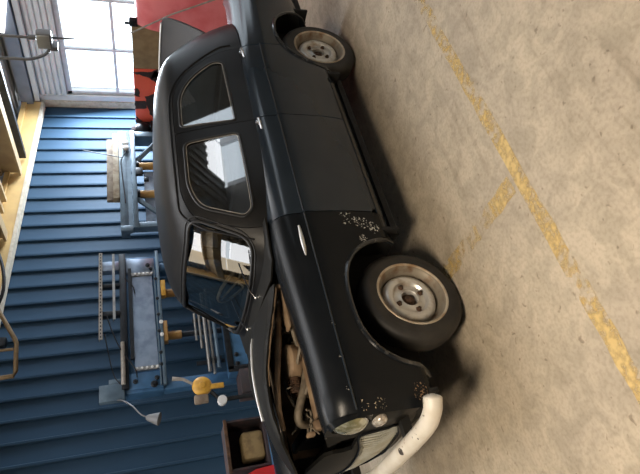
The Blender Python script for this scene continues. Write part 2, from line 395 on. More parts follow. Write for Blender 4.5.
def patch(outer, holes, fmap, d=0.035, th=0.012, outward=None, inset=0.0):
    """curved sheet: 2D region mapped to 3D by fmap, with thickness th towards the inside"""
    v2, f = cdt_fill(resample(outer, d), [resample(h, d * 0.8) for h in holes], d)
    P = np.array([fmap(p) for p in v2])
    a, b, c = P[f[:, 0]], P[f[:, 1]], P[f[:, 2]]
    n = np.cross(b - a, c - a)
    ctr = np.array(outward if outward is not None else (1.2, 0, 0.6))
    if ((n * ((a + b + c) / 3 - ctr)).sum(1)).sum() < 0: f = f[:, ::-1]; n = -n
    vn = np.zeros_like(P)
    for k in range(3): np.add.at(vn, f[:, k], n)
    vn /= np.maximum(np.linalg.norm(vn, axis=1, keepdims=True), 1e-9)
    P = P - vn * inset
    mb = MB(); mb.add(P, f.tolist(), True)
    if th > 0:
        Q = P - vn * th; mb.add(Q, f[:, ::-1].tolist(), True)
        cnt = {}
        for t in f:
            for i in range(3):
                e = (t[i], t[(i + 1) % 3]); cnt[e] = 1
        for (i, j) in cnt:
            if (j, i) not in cnt: mb.add([P[i], P[j], Q[j], Q[i]], [(0, 3, 2, 1)], False)
    mb.keep = True
    return mb
def build_patch(mb, name, m, parent, mirror=False):
    me = bpy.data.meshes.new(name)
    v = [(x, -y, z) for x, y, z in mb.v] if mirror else mb.v
    f = [tuple(reversed(t)) for t in mb.f] if mirror else mb.f
    me.from_pydata(v, [], f); me.update(); me.polygons.foreach_set('use_smooth', mb.sm)
    me.materials.append(m)
    return link(name, me, parent)
def smooth(a, b, x):
    t = min(1, max(0, (x - a) / (b - a))); return t * t * (3 - 2 * t)
def catmull(pts, n=12):
    pts = np.array(pts, float); P = np.vstack([2 * pts[0] - pts[1], pts, 2 * pts[-1] - pts[-2]]); out = []
    for i in range(1, len(P) - 2):
        for k in range(n):
            t = k / n; p0, p1, p2, p3 = P[i - 1:i + 3]
            out.append(0.5 * (2 * p1 + (p2 - p0) * t + (2 * p0 - 5 * p1 + 4 * p2 - p3) * t * t + (3 * p1 - p0 - 3 * p2 + p3) * t ** 3))
    out.append(pts[-1]); return np.array(out)

# ================================================================== THE SETTING
S = lambda o: tag(o, kind='structure')
SL = 0.076            # roof and eaves rise towards the front of the hall
def zr(x): return 3.42 + SL * (6.3 - x)      # roof underside
fl = S(box('floor', (-7, -7, -0.12), (6.6, 3.75, 0.0), M['floor']))
def flat_strip(name, poly, m, parent, z0=0.0006, z1=0.0016): return MB().prism(poly, 2, z0, z1).build(name, m, parent)
a0, a1 = (2.6, -1.475), (-3.5, -1.425)
wj = lambda i: random.uniform(-0.006, 0.006)
N_ = 60; up = []; dn = []
for i in range(N_ + 1):
    t = i / N_; x = a0[0] + (a1[0] - a0[0]) * t; y = a0[1] + (a1[1] - a0[1]) * t
    up.append((x, y + 0.040 + wj(i))); dn.append((x, y - 0.040 + wj(i)))
flat_strip('painted_line', up + dn[::-1], M['line'], fl)['label'] = 'long worn yellow line running along the floor beside the car'
up = []; dn = []
for i in range(13):
    t = i / 12; y = -1.39 + 0.85 * t; up.append((0.16 + 0.05 + wj(i) - 0.02 * t, y)); dn.append((0.16 - 0.05 + wj(i) - 0.02 * t, y))
flat_strip('painted_line', up + dn[::-1], M['line_faint'], fl)['label'] = 'short yellow branch line leading under the car'

# blue profiled wall, every sheet a piece of its own
wb = S(box('wall_back', (-7, 3.56, 0), (6.5, 3.75, 4.3), M['slate']))
PW = 0.2455
def panel_mesh():
    prof = [(0, 0.0), (0.006, 0.030), (0.030, 0.034), (0.042, 0.006), (0.12, 0.003), (0.21, 0.006), (PW, 0.0), (PW, -0.012), (0, -0.012)]
    poly = [(x, 3.54 - d) for x, d in prof]
    return MB().prism(poly, 2, 0.0, 1.0).mesh('panel')
pm = panel_mesh(); pm.materials.append(M['blue_wall'])
x = 6.25 - PW
while x > -6.8:
    o = link('panel', pm, wb); o.location = (x, 0, 0.0); o.scale = (1, 1, 3.22 + SL * (6.3 - x)); x -= PW
# end wall with the big window
WX = 6.3
wr = S(MB().bb((WX, -7, 0), (WX + 0.2, 3.56, 1.15)).bb((WX, 3.30, 1.15), (WX + 0.2, 3.56, 3.2)).bb((WX, -4.78, 2.68), (WX + 0.2, 3.30, 3.42)).bb((WX, -7, 1.15), (WX + 0.2, -4.78, 1.9)).bb((WX, -7, 3.3), (WX + 0.2, -4.78, 3.42)).bb((WX, -4.78, 1.15), (WX + 0.2, -2.6, 2.68)).build('wall_right', M['wall_plain']))
for i in range(5):
    z = 2.70 + i * 0.078
    MB().prism([(WX - 0.001, z + 0.001), (WX - 0.03, z + 0.012), (WX - 0.03, z + 0.045), (WX - 0.001, z + 0.077)], 1, -4.4, 3.32).build('cladding_board', M['clad'], wr)
box('eaves_board', (WX - 0.10, -4.4, 3.10), (WX - 0.001, 3.36, 3.17), M['clad'], wr)
box('gutter', (WX - 0.16, -4.4, 3.19), (WX - 0.002, 3.40, 3.36), M['slate'], wr)
w1 = S(tag(thing('window_1', (WX, 0.3, 1.15), None, None)))
fr = MB()
fr.bb((WX + 0.02, -2.6, 2.62), (WX + 0.10, 3.30, 2.68)).bb((WX + 0.02, -2.6, 1.15), (WX + 0.10, 3.30, 1.21)).bb((WX + 0.02, 3.24, 1.15), (WX + 0.10, 3.30, 2.68)).bb((WX + 0.02, -2.6, 1.15), (WX + 0.10, -2.54, 2.68))
fr.build('window_frame', M['frame'], w1)
for y in (2.45, 1.62, 0.79, -0.04, -0.87, -1.7): box('mullion', (WX + 0.03, y - 0.018, 1.21), (WX + 0.08, y + 0.018, 2.62), M['frame'], w1)
box('transom', (WX + 0.025, -2.54, 1.905), (WX + 0.085, 3.24, 1.945), M['frame'], w1)
w3 = S(thing('window_3', (WX, -5.7, 1.9), None, None))
for a, b in ((-6.98, -6.15), (-6.1, -5.3), (-5.25, -4.83)):
    box('pane', (WX + .05, a, 1.9), (WX + .056, b, 3.3), M['pane'], w3); box('mullion', (WX + .03, b, 1.9), (WX + .08, b + .05, 3.3), M['frame'], w3)
ys = [3.24, 2.45, 1.62, 0.79, -0.04, -0.87, -1.7, -2.54]
for a, b in zip(ys[1:], ys[:-1]):
    for z0, z1 in ((1.21, 1.905), (1.945, 2.62)): box('pane', (WX + 0.05, a + 0.018, z0), (WX + 0.056, b - 0.018, z1), M['pane'], w1)
S(MB().bb((WX - 0.03, 3.29, 0), (WX - 0.001, 3.40, 3.10), 0.008).build('trim_1', M['clad']))
S(MB().bb((WX - 0.05, 3.40, 0), (WX - 0.001, 3.53, 3.10), 0.008).build('trim_2', M['cream']))
# ochre eaves beam along the blue wall
def slope_bar(name, x0, x1, y0, y1, zl, zh, m):
    vs = []
    for xx in (x0, x1):
        d = SL * (6.3 - xx)
        vs += [(xx, y0, zl + d), (xx, y1, zl + d), (xx, y1, zh + d), (xx, y0, zh + d)]
    return S(MB().add(vs, [(0, 3, 2, 1), (4, 5, 6, 7), (0, 1, 5, 4), (1, 2, 6, 5), (2, 3, 7, 6), (3, 0, 4, 7)]).build(name, m))
slope_bar('trim_3', 6.20, -6.9, 3.38, 3.49, 3.075, 3.33, M['tan_beam'])
slope_bar('trim_4', 6.20, -6.9, 3.375, 3.515, 3.035, 3.074, M['cream'])
slope_bar('trim_5', 6.20, -6.9, 3.34, 3.379, 3.27, 3.335, M['tan_beam'])
# roof: ribbed sheets and purlins
def roof_sheet(x0, x1, y0, y1):
    n = max(1, int(abs(x1 - x0) / 0.16)); poly = []
    for i in range(n):
        xa = x0 + (x1 - x0) * i / n; w = (x1 - x0) / n
        for t, d in ((0, 0), (0.35, 0), (0.45, 0.03), (0.9, 0.03)):
            xx = xa + w * t; poly.append((xx, zr(xx) + 0.02 + d))
    poly.append((x1, zr(x1) + 0.02)); poly += [(x1, zr(x1) + 0.07), (x0, zr(x0) + 0.07)]
    return MB().prism(poly, 1, y0, y1)
ce = S(roof_sheet(6.5, 5.3, -1.5, 3.6).build('ceiling', M['roof_sheet']))
roof_sheet(5.3, -7, 3.1, 3.6).build('roof_sheet', M['roof_sheet'], ce)
roof_sheet(5.3, -7, 0.7, 1.42).build('roof_sheet', M['roof_sheet'], ce)
roof_sheet(5.3, -7, -5.1, -0.9).build('roof_sheet', M['roof_sheet'], ce)
roof_sheet(6.5, 5.3, -5.1, -1.5).build('roof_sheet', M['roof_sheet'], ce)
roof_sheet(4.5, -7, -7, -5.1).build('roof_sheet', M['roof_sheet'], ce)
roof_sheet(-1.45, -7, -0.9, 0.7).build('roof_sheet', M['roof_sheet'], ce)
roof_sheet(5.3, 4.5, -0.9, 0.7).build('roof_sheet', M['roof_sheet'], ce)
roof_sheet(5.3, 0.1, 1.42, 3.1).build('roof_sheet', M['roof_sheet'], ce)
roof_sheet(-2.92, -7, 1.42, 3.1).build('roof_sheet', M['roof_sheet'], ce)
roof_sheet(6.5, 4.5, -6.3, -5.1).build('roof_sheet', M['roof_sheet'], ce)
roof_sheet(6.5, 6.3, -7, -6.3).build('roof_sheet', M['roof_sheet'], ce)
def roof_light(xa, xb, y0, y1, d=0.04, m='skylight'):
    v = [(x, y, zr(x) + h) for h in (d, d + .02) for (x, y) in ((xa, y0), (xb, y0), (xb, y1), (xa, y1))]
    MB().add(v, [(0, 3, 2, 1), (4, 5, 6, 7), (0, 1, 5, 4), (1, 2, 6, 5), (2, 3, 7, 6), (3, 0, 4, 7)]).build('roof_light', M[m], ce)
for xa in (4.55, 5.45): roof_light(xa, xa + .82, -7.0, -6.3, m='skylight_b')
for xa in np.arange(-1.4, 4.5, 0.98): roof_light(xa, xa + .9, -0.9, 0.7)
for xa in (-2.9, -1.9, -0.9): roof_light(xa, xa + .9, 1.45, 2.3, m='skylight_b'); roof_light(xa, xa + .97, 2.34, 3.1, m='skylight_c')
MB().prism([(.3, 3.10), (1.6, 3.20), (2.08, 3.325), (2.08, 3.37), (.3, 3.37)], 0, 6.09, 6.13).build('clerestory_pane', M['skylight'], ce)
for x0 in (4.60, 3.45, 2.3, 1.15, 0.0, -1.5, -3.0, -4.5):
    zb = 3.24 + SL * (4.7 - x0)
    MB().bb((x0, -4.9, zb), (x0 + 0.15, 3.36, zb + 0.03)).bb((x0 + 0.06, -4.9, zb + 0.03), (x0 + 0.09, 3.36, zb + 0.24)).bb((x0, -4.9, zb + 0.24), (x0 + 0.15, 3.36, zb + 0.27)).build('purlin', M['tan_purlin'], ce)
for x0 in (4.92,):
    zb = 3.205
    MB().bb((x0, -4.9, zb), (x0 + 0.07, 3.34, zb + 0.02)).bb((x0, -4.9, zb + 0.02), (x0 + 0.015, 3.34, zb + 0.12)).build('purlin', M['m_dark'], ce)
for x0 in (4.1, 3.9, 2.9, 1.7):
    zb = 3.34 + SL * (4.7 - x0)
    MB().bb((x0, -4.9, zb), (x0 + 0.05, 3.34, zb + 0.10)).build('purlin', M['tan_purlin'], ce)
# walls behind the camera, with a row of windows that show in the glass of the car
wf = S(MB().bb((-7, -7.2, 0), (6.5, -7, 3.08)).bb((-7, -7.2, 3.08), (4.4, -7, 4.4)).build('wall_front', M['wall_plain']))
w2 = S(thing('window_2', (5.4, -7, 3.08), None, None))
box('window_frame', (4.4, -7.15, 3.08), (6.5, -7.05, 3.13), M['frame'], w2)
for xa in (4.4, 5.42):
    box('mullion', (xa, -7.15, 3.13), (xa + 0.12, -7.05, 3.56), M['frame'], w2)
    box('pane', (xa + 0.12, -7.12, 3.13), (xa + 1.02, -7.11, 3.56), M['pane'], w2)
S(box('wall_left', (-7.2, -7.2, 0), (-7, 3.75, 4.5), M['wall_plain']))
for (lx, ly, lab) in ((-2.1, -2.6, 'long hall lamp hanging over the front of the car'),):
    zz = zr(lx)
    t = thing('hall_lamp', (lx, ly, zz - 0.28), lab, 'lamp')
    MB().bb((lx - 0.8, ly - 0.1, zz - 0.24), (lx + 0.8, ly + 0.1, zz - 0.18), 0.02).build('lamp_housing', M['white'], t)
    MB().cyl((lx - 0.75, ly, zz - 0.26), (lx + 0.75, ly, zz - 0.26), 0.02).build('tube', M['lamp_on'], t)
    MB().cyl((lx - 0.6, ly, zz - 0.19), (lx - 0.6, ly, zz + 0.02), 0.008).build('hanger', M['pipe'], t)
    MB().cyl((lx + 0.6, ly, zz - 0.19), (lx + 0.6, ly, zz + 0.02), 0.008).build('hanger', M['pipe'], t)

# ================================================================== THE CAR
car = thing('car', (1.15, 0, 0), 'old dark navy four-door saloon with raised bonnet and open boot', 'car')
# ---- body sides: (half width, height) profiles from sill to the top of the wing
PM = [(.62, .25), (.675, .285), (.742, .36), (.768, .50), (.779, .66), (.782, .785), (.780, .812), (.769, .826), (.764, .885), (.745, .937), (.705, .973), (.65, .988), (.56, .988)]
PF = [(.60, .36), (.69, .38), (.735, .42), (.755, .53), (.765, .66), (.768, .78), (.766, .806), (.752, .820), (.735, .862), (.69, .905), (.62, .925), (.52, .912), (.38, .862)]
PR = [(.55, .36), (.64, .38), (.68, .44), (.705, .53), (.715, .63), (.718, .72), (.716, .745), (.702, .757), (.69, .80), (.655, .85), (.61, .88), (.55, .893), (.46, .90)]
_pd = [catmull(p, 6) for p in (PM, PF, PR)]
_al = np.concatenate([[0], np.cumsum(np.linalg.norm(np.diff(_pd[0], axis=0), axis=1))])
TMAX = _al[-1]
def sec(x, T):
    wf_ = 1 - smooth(-0.5, 0.55, x); wr_ = smooth(1.7, 3.05, x)
    arr = _pd[0] * (1 - wf_ - wr_) + _pd[1] * wf_ + _pd[2] * wr_
    q = np.interp(T, _al, arr[:, 0]); z = np.interp(T, _al, arr[:, 1])
    if x < -0.46:
        e = ((-0.46 - x) / 0.14); q -= 0.035 * e * e; z -= 0.02 * e * e * (z - 0.5) / 0.4
    if x > 2.9:
        e = (x - 2.9) / 0.2; q -= 0.05 * e * e
    return q, z
def side(p):
    q, z = sec(p[0], p[1]); return (p[0], -q, z)
_Ts = np.linspace(0, TMAX, 400)
def T_of(x, z):
    zz = np.array([sec(x, t)[1] for t in _Ts[::4]]); k = np.argmax(zz >= z) if (zz >= z).any() else len(zz) - 1
    if k == 0: return 0.0
    t0, t1 = _Ts[::4][k - 1], _Ts[::4][k]; return t0 + (t1 - t0) * (z - zz[k - 1]) / (zz[k] - zz[k - 1])
XZ = lambda pts: [(x, T_of(x, z)) for x, z in pts]
T_top = TMAX
GAP = 0.0035
# arches
AF = [(-0.045 + 0.375 * math.copysign(abs(math.cos(a)) ** .8, math.cos(a)), 0.285 + 0.405 * abs(math.sin(a)) ** .8) for a in np.linspace(math.radians(2), math.radians(178), 26)]
AR = [(2.215 + 0.36 * math.copysign(abs(math.cos(a)) ** .85, math.cos(a)), 0.285 + 0.372 * abs(math.sin(a)) ** .85) for a in np.linspace(math.radians(2), math.radians(178), 26)]
fd0, fd1, rd1 = 0.520, 1.305, 2.050      # shut lines
fender = XZ([(fd0 - GAP, 0.30)]) + [(fd0 - GAP, t) for t in np.linspace(0.12, T_top, 20)] + [(-0.60, t) for t in np.linspace(T_top, 0.05, 20)] + [(-0.40, T_of(-0.40, 0.385))] + XZ(AF[::-1][1:])
fender = fender[:1] + fender[1:]
door_f = XZ([(fd0 + GAP + 0.03, 0.362), (fd1 - GAP, 0.362)]) + [(fd1 - GAP, T_top), (fd0 + GAP, T_top), (fd0 + GAP, T_of(fd0, 0.40))]
ar_f = [p for p in AR[::-1] if p[0] < rd1 - GAP and p[1] > 0.37]
door_r = XZ([(fd1 + GAP, 0.362), (ar_f[0][0], 0.362)] + ar_f) + [(rd1 - GAP, T_of(rd1, ar_f[-1][1] + 0.01)), (rd1 - GAP, T_top), (fd1 + GAP, T_top)]
ar_b = [p for p in AR[::-1] if p[0] > rd1 + GAP]
fend_r = XZ([(rd1 + GAP, ar_b[0][1] + 0.004)] + ar_b) + [(2.62, T_of(2.62, 0.33)), (3.10, 0.04), (3.10, T_top), (rd1 + GAP, T_top)]
sill = [(0.40, 0.0), (1.82, 0.0), (1.86, T_of(1.8, 0.354)), (0.36, T_of(0.5, 0.354))]

# ---- greenhouse shell (plan superellipse per height)
GL = [(.93, .32, 2.64, .735), (1.03, .375, 2.60, .712), (1.15, .455, 2.53, .683), (1.28, .54, 2.43, .650), (1.38, .61, 2.33, .620), (1.435, .675, 2.26, .597), (1.485, .775, 2.15, .545),
      (1.52, .92, 2.02, .455), (1.542, 1.09, 1.85, .33), (1.555, 1.25, 1.66, .18), (1.559, 1.43, 1.43, .002)]
_g = catmull(GL, 8)
_gs = np.concatenate([[0], np.cumsum(np.sqrt(np.diff(_g[:, 3]) ** 2 + np.diff(_g[:, 0]) ** 2 + 0.25 * np.diff(_g[:, 1]) ** 2))]); SM = _gs[-1]
NE = 4.6
def gl_at(s): return [np.interp(s, _gs, _g[:, i]) for i in range(4)]
def Gh(p):
    r = math.hypot(p[0], p[1]); s = SM - r; phi = math.atan2(p[1], p[0])
    z, xf, xr, hb = gl_at(s); n = NE - 2.2 * smooth(SM * 0.62, SM, s)
    cx = (xf + xr) / 2; a = (xr - xf) / 2
    c, sn = abs(math.cos(phi)), abs(math.sin(phi)); k = (c ** n + sn ** n) ** (-1 / n)
    crown = 0
    return (cx + a * k * math.cos(phi), hb * k * math.sin(phi), z)
def s_of_z(z): return float(np.interp(z, _g[:, 0], _gs))
def P_phi(phi, z):
    r = SM - s_of_z(z); return (r * math.cos(phi), r * math.sin(phi))
def side_pt(x, z, sgn=-1):
    _, xf, xr, hb = gl_at(s_of_z(z)); xp = (x - (xf + xr) / 2) / ((xr - xf) / 2); xp = max(-0.999, min(0.999, xp))
    n = NE - 2.2 * smooth(SM * 0.62, SM, s_of_z(z))
    yp = (1 - abs(xp) ** n) ** (1 / n); return P_phi(math.atan2(sgn * yp, xp), z)
def end_pt(y, z, front=True):
    _, xf, xr, hb = gl_at(s_of_z(z)); yp = max(-0.999, min(0.999, y / hb)); n = NE - 2.2 * smooth(SM * 0.62, SM, s_of_z(z))
    xp = (1 - abs(yp) ** n) ** (1 / n); return P_phi(math.atan2(yp, -xp if front else xp), z)
winB = rounded([(.655, 1.052), (1.222, 1.060), (1.208, 1.390), (.885, 1.395), (.745, 1.345), (.618, 1.10)], [.05, .05, .05, .06, .14, .04])
winA = rounded([(1.322, 1.062), (1.912, 1.070), (1.925, 1.15), (1.80, 1.30), (1.64, 1.388), (1.342, 1.398)], [.03, .05, .06, .2, .16, .04])
frB = rounded([(.535, .95), (1.302, .95), (1.298, 1.432), (.85, 1.434), (.70, 1.375), (.560, 1.09)], [.0, .0, .02, .07, .14, .05])
frA = rounded([(1.308, .95), (2.045, .95), (2.02, 1.12), (1.85, 1.335), (1.66, 1.425), (1.304, 1.434)], [.0, .0, .1, .2, .16, .02])
def grow(loop, g):
    L_ = np.array(loop); c = L_.mean(0); out = []
    n = len(L_)
    for i in range(n):
        t = L_[(i + 1) % n] - L_[i - 1]; nn = np.array([t[1], -t[0]]); nn /= max(np.linalg.norm(nn), 1e-9); out.append(L_[i] + nn * g)
    return np.array(out)
wsl = rounded([(-.565, 1.075), (0, 1.050), (.575, 1.072), (.515, 1.400), (0, 1.420), (-.515, 1.400)], [.07, .3, .07, .08, .3, .08], 6)
rwl = rounded([(-.54, 1.10), (.54, 1.10), (.46, 1.37), (-.46, 1.37)], .08, 6)
MS = lambda loop, sgn=-1: [side_pt(p[0], p[1], sgn) for p in resample(loop, 0.03)]
ME = lambda loop, fr=True: [end_pt(p[0], p[1], fr) for p in resample(loop, 0.03)]
shell_out = [P_phi(a, 0.93) for a in np.linspace(0, 2 * PI, 180, endpoint=False)]
shell = patch(shell_out, [MS(grow(frB, .0035)), MS(grow(frA, .0035)), MS(grow(frB, .0035), 1), MS(grow(frA, .0035), 1), ME(wsl), ME(rwl, False)], Gh, 0.04, 0.016, (1.4, 0, 1.0))
build_patch(shell, 'roof', M['primer'], car)['label'] = 'satin grey-black rounded roof and pillars'
def ring(loop3, r, name, m, parent, n=8, off=None):
    return MB().tube(loop3, r, n, True).build(name, m, parent)
def loop3(pts): return [Gh(p) for p in pts]
for sgn in (-1, 1):
    mir = sgn > 0
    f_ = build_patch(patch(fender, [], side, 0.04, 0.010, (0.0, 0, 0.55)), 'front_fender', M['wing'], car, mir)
    if not mir: f_['label'] = 'front wing with chipped white paint behind the wheel arch'
    lo_f = patch(door_f, [], side, 0.04, 0.012); up_f = patch(MS(frB), [MS(winB)], Gh, 0.035, 0.014, (1.4, 0, 1.0))
    lo_r = patch(door_r, [], side, 0.04, 0.012); up_r = patch(MS(frA), [MS(winA)], Gh, 0.035, 0.014, (1.4, 0, 1.0))
    d1 = build_patch(lo_f, 'front_door', M['paint'], car, mir); d2 = build_patch(lo_r, 'rear_door', M['paint'], car, mir)
    build_patch(up_f, 'window_surround', M['primer'], d1, mir); build_patch(up_r, 'window_surround', M['primer'], d2, mir)
    for dd, wl in ((d1, winB), (d2, winA)):
        gp = np.array(loop3(MS(grow(wl, .004)))); A_ = np.stack([np.ones(len(gp)), gp[:, 0], gp[:, 2]], 1); cf = np.linalg.lstsq(A_, gp[:, 1], rcond=None)[0]
        fl_ = [(p[0], cf[0] + cf[1] * p[0] + cf[2] * p[2] + .012, p[2]) for p in gp]; n_ = len(fl_)
        if mir: fl_ = [(x, -y, z) for x, y, z in fl_]
        MB().add(fl_ + [(x, y - sgn * .004, z) for x, y, z in fl_], [tuple(range(n_)), tuple(reversed(range(n_, 2 * n_)))] + [(k, (k + 1) % n_, n_ + (k + 1) % n_, n_ + k) for k in range(n_)]).build('window_pane', M['glass'], dd)
        l3 = loop3(MS(wl)); l3 = [(x, -y if mir else y, z) for x, y, z in l3]
        ring(l3, 0.0075, 'window_seal', M['rubber'], dd)
        l4 = loop3(MS(grow(wl, -.012))); l4 = [(x, (-y if mir else y), z) for x, y, z in l4]
        ring(l4, 0.0022, 'inner_trim', M['galv'], dd, 6)
    build_patch(patch(fend_r, [], side, 0.04, 0.010, (2.6, 0, 0.55)), 'rear_fender', M['paint'], car, mir)
    build_patch(patch(sill, [], side, 0.04, 0.010), 'sill', M['paint'], car, mir)
    # crease moulding along the side
    for nm, xa, xb, par in (('crease_moulding', -0.57, fd0 - .006, f_), ('crease_moulding', fd0 + .006, fd1 - .006, d1), ('crease_moulding', fd1 + .006, rd1 - .006, d2)):
        tz = T_of(0.9, 0.812)
        pts = [(xx, sgn * (sec(xx, tz)[0] - 0.001), sec(xx, tz)[1]) for xx in np.linspace(xa, xb, 24)]
        MB().tube(pts, 0.0055, 6).build(nm, M['paint'], par)
    # arch lip
    for arch_, par, mm in ((AF, f_, M['lip']), (AR, None, M['lip'])):
        pts = []
        for (xx, zz_) in arch_:
            pts.append((xx, sgn * (sec(xx, T_of(xx, zz_))[0] + 0.002), zz_))
        o = MB().tube(pts, 0.013, 8).build('arch_lip', mm, par or car)
    # handles
    for xh, dd in ((1.235, d1), (1.955, d2)):
        tz = T_of(xh, 0.935); q, z = sec(xh, tz)
        hb_ = MB().cyl((xh + .03, sgn * (q - .01), z), (xh + .03, sgn * (q + .028), z + .006), 0.008, 12)
        hb_.tube([(xh + .035, sgn * (q + .028), z + .006), (xh - .02, sgn * (q + .032), z + .004), (xh - .060, sgn * (q + .027), z)], [.008, .007, .005], 8)
        hb_.lathe((xh + .03, sgn * (q - .004), z), (0, sgn, .3), [(.018, 0), (.018, .006), (.012, .01)], 14)
        hb_.build('door_handle', M['chrome'], dd)
    # bright badge-less trim on the wing
    q, z = sec(0.33, T_of(0.33, 0.855))
    tr_ = MB(); n = 14; vs = []; 
    pts = []; rr = []
    for i in range(n):
        t = i / (n - 1); xx = 0.435 - 0.19 * t; qq, zz_ = sec(xx, T_of(xx, 0.856)); pts.append((xx, sgn * (qq + .003), zz_)); rr.append(.003 + .012 * math.sin(PI * min(1, t * 0.9 + .12)) ** .8 * (0.5 + .5 * t))
    tr_.tube(pts, rr, 10).build('side_trim', M['strip'], f_)

# windscreen and rear window
for loop, fr_, nm in ((wsl, True, 'windscreen'), (rwl, False, 'rear_window')):
    gp = np.array([Gh(p) for p in ME(grow(loop, .004), fr_)]); A_ = np.stack([np.ones(len(gp)), gp[:, 1] ** 2, gp[:, 2]], 1); cg = np.linalg.lstsq(A_, gp[:, 0], rcond=None)[0]
    io = .012 if fr_ else -.012
    g_ = build_patch(patch([(p[1], p[2]) for p in gp], [], lambda p: (cg[0] + cg[1] * p[0] ** 2 + cg[2] * p[1] + io, p[0], p[1]), 0.04, 0.0, (1.4, 0, 1.0)), nm, M['glass'], car)
    ring(loop3(ME(loop, fr_)), 0.010, 'rubber_seal', M['rubber'], g_)
    ring(loop3(ME(grow(loop, .017), fr_)), 0.005, 'outer_seal', M['rubber'], g_)
# rain gutter along the roof side
for sgn in (-1, 1):
    gl_ = [(.50, 1.06), (.575, 1.20), (.66, 1.345), (.76, 1.435), (.9, 1.453), (1.3, 1.456), (1.62, 1.446), (1.78, 1.40), (1.93, 1.28), (2.07, 1.10), (2.09, 1.0)]
    l = catmull(gl_, 5)
    pts = [Gh(side_pt(p[0], p[1], sgn)) for p in l]
    MB().tube(pts, 0.007, 6).build('rain_gutter', M['primer'], car)

# cowl between bonnet and windscreen
def cowl(p):
    x, y = p; t = (x - 0.25) / 0.4; return (x, y, 0.985 + 0.035 * t + 0.028 * (1 - (y / .66) ** 2))
ca = [(0.27, -.50), (0.27, .50), (0.33, .60), (0.56, .69), (0.56, -.69), (0.33, -.60)]
build_patch(patch(ca, [], cowl, 0.05, 0.01, (0.4, 0, 0.2)), 'cowl', M['hood'], car)
for (ya, yb) in ((-.20, -.42), (.22, 0.0)):
    pts = [cowl((.36, ya)), (.385, ya - .02, 1.045), (.415, (ya + yb) / 2, 1.085), (.45, yb - .02, 1.13)]
    w_ = MB().tube([(p[0] - .02, p[1], p[2] + .015) for p in pts], .004, 8).lathe((.34, ya, cowl((.34, ya))[2] - .01), (-.2, 0, 1), [(.016, 0), (.016, .02), (.008, .032)], 12)
    w_.build('wiper', M['chrome'], car)

# ---- bonnet, hinged at the cowl and raised
_hx = [-.72, -.66, -.60, -.52, -.42, -.236, -.05, .12, .25]
_zc = [.915, .945, .985, 1.020, 1.050, 1.072, 1.075, 1.055, 1.022]
_ze = [.99, 1.02, 1.06, 1.100, 1.122, 1.122, 1.075, 1.025, .988]
_hs = np.linspace(-.72, .25, 60)
_h1 = np.convolve(np.pad(np.interp(_hs, _hx, _zc), 4, 'edge'), np.ones(9) / 9, 'valid'); _h2 = np.convolve(np.pad(np.interp(_hs, _hx, _ze), 4, 'edge'), np.ones(9) / 9, 'valid')
def hood(p):
    # the lid is up at its front and sits askew, its near side a little higher
    x, y = p; w = hw(x); t = max(-1.05, min(1.05, y / w))
    zc = float(np.interp(x, _hs, _h1)); ze = float(np.interp(x, _hs, _h2)); zf = 2 * (zc - .028) - ze
    z = zc + (zf - ze) / 2 * t + ((zf + ze) / 2 - zc) * t * t + .005 * math.exp(-(y / .08) ** 2)
    z -= .012 * max(0, abs(t) - .92) / .08
    return (x, y, z)
hw = lambda x: .49 + (.37 - .49) * ((0.25 - x) / 0.87) ** 2
ho = [(x, -hw(x)) for x in np.linspace(.25, -.46, 16)] + [(-.46 - .22 * math.sin(a), -hw(-.46) * math.cos(a)) for a in np.linspace(.15, PI - .15, 15)] + [(x, hw(x)) for x in np.linspace(-.46, .25, 16)]
hd = build_patch(patch(ho, [], hood, 0.035, 0.012, (0, 0, 0)), 'bonnet', M['hood'], car)
hd['label'] = 'matt charcoal bonnet raised at its front'
eb = MB().tube([Vector(hood((x, -hw(x) + .012))) - Vector((0, 0, .014)) for x in np.linspace(.23, -.30, 20)], .009, 8); eb.build('folded_edge', M['tan_body'], hd)
cs = [Vector(hood((x, 0.0))) + Vector((.001, 0, .005)) for x in np.linspace(.16, -.34, 14)]
MB().tube(cs, [.005] + [.009] * 12 + [.011], 8).build('centre_strip', M['strip'], hd)
MB().tube([(.215, -.36, .935), (.08, -.36, .965), (-.043, -.36, .99), (-.244, -.36, 1.035), (-.40, -.36, 1.055), (-.50, -.34, 1.045)], [.012, .016, .018, .018, .016, .012], 8).build('inner_frame', M['tan_body'], hd)
for yy in (-.20, .24):
    MB().tube([Vector(hood((x, yy))) - Vector((0, 0, .035)) for x in np.linspace(.18, -.42, 12)], .018, 8).build('underside_rib', M['hood'], hd)

# ---- front panel with grille and lamp openings
def fx(y, z):
    a = abs(y); x = -.600 - .055 * max(0, 1 - (a / .46) ** 2)
    x += .05 * max(0, (a - .60) / .15) ** 2
    x += .10 * max(0, (z - .74)) ** 1.3 if a < .46 else 0
    x += .06 * max(0, (.55 - z) / .2)
    return x
def fmapf(p): return (fx(p[0], p[1]), p[0], p[1])
endp = [(q, z) for q, z in [sec(-0.60, t) for t in np.linspace(0, TMAX, 40)]]
half = [(0, .36)] + [(q, z) for q, z in endp] + [(.405, .78), (.42, .715), (.385, .70), (.285, .70), (.268, .74), (.262, .80), (.235, .838), (.14, .865)]
outl = half + [(0, .885)] + [(-y, z) for y, z in half[1:][::-1]]
def ell(cy, cz, ry, rz, n=28): return [(cy + ry * math.cos(a), cz + rz * math.sin(a)) for a in np.linspace(0, 2 * PI, n, endpoint=False)]
gr_h = [(0, .415), (.30, .432), (.42, .475), (.462, .53), (.435, .695), (.40, .698), (.30, .665), (.2, .65), (0, .64)]
gr_l = rounded(gr_h[:-1] + [(0, .64)] + [(-y, z) for y, z in gr_h[1:-1][::-1]], .02, 3)
HLc = (.625, .800); PLc = (.622, .655)
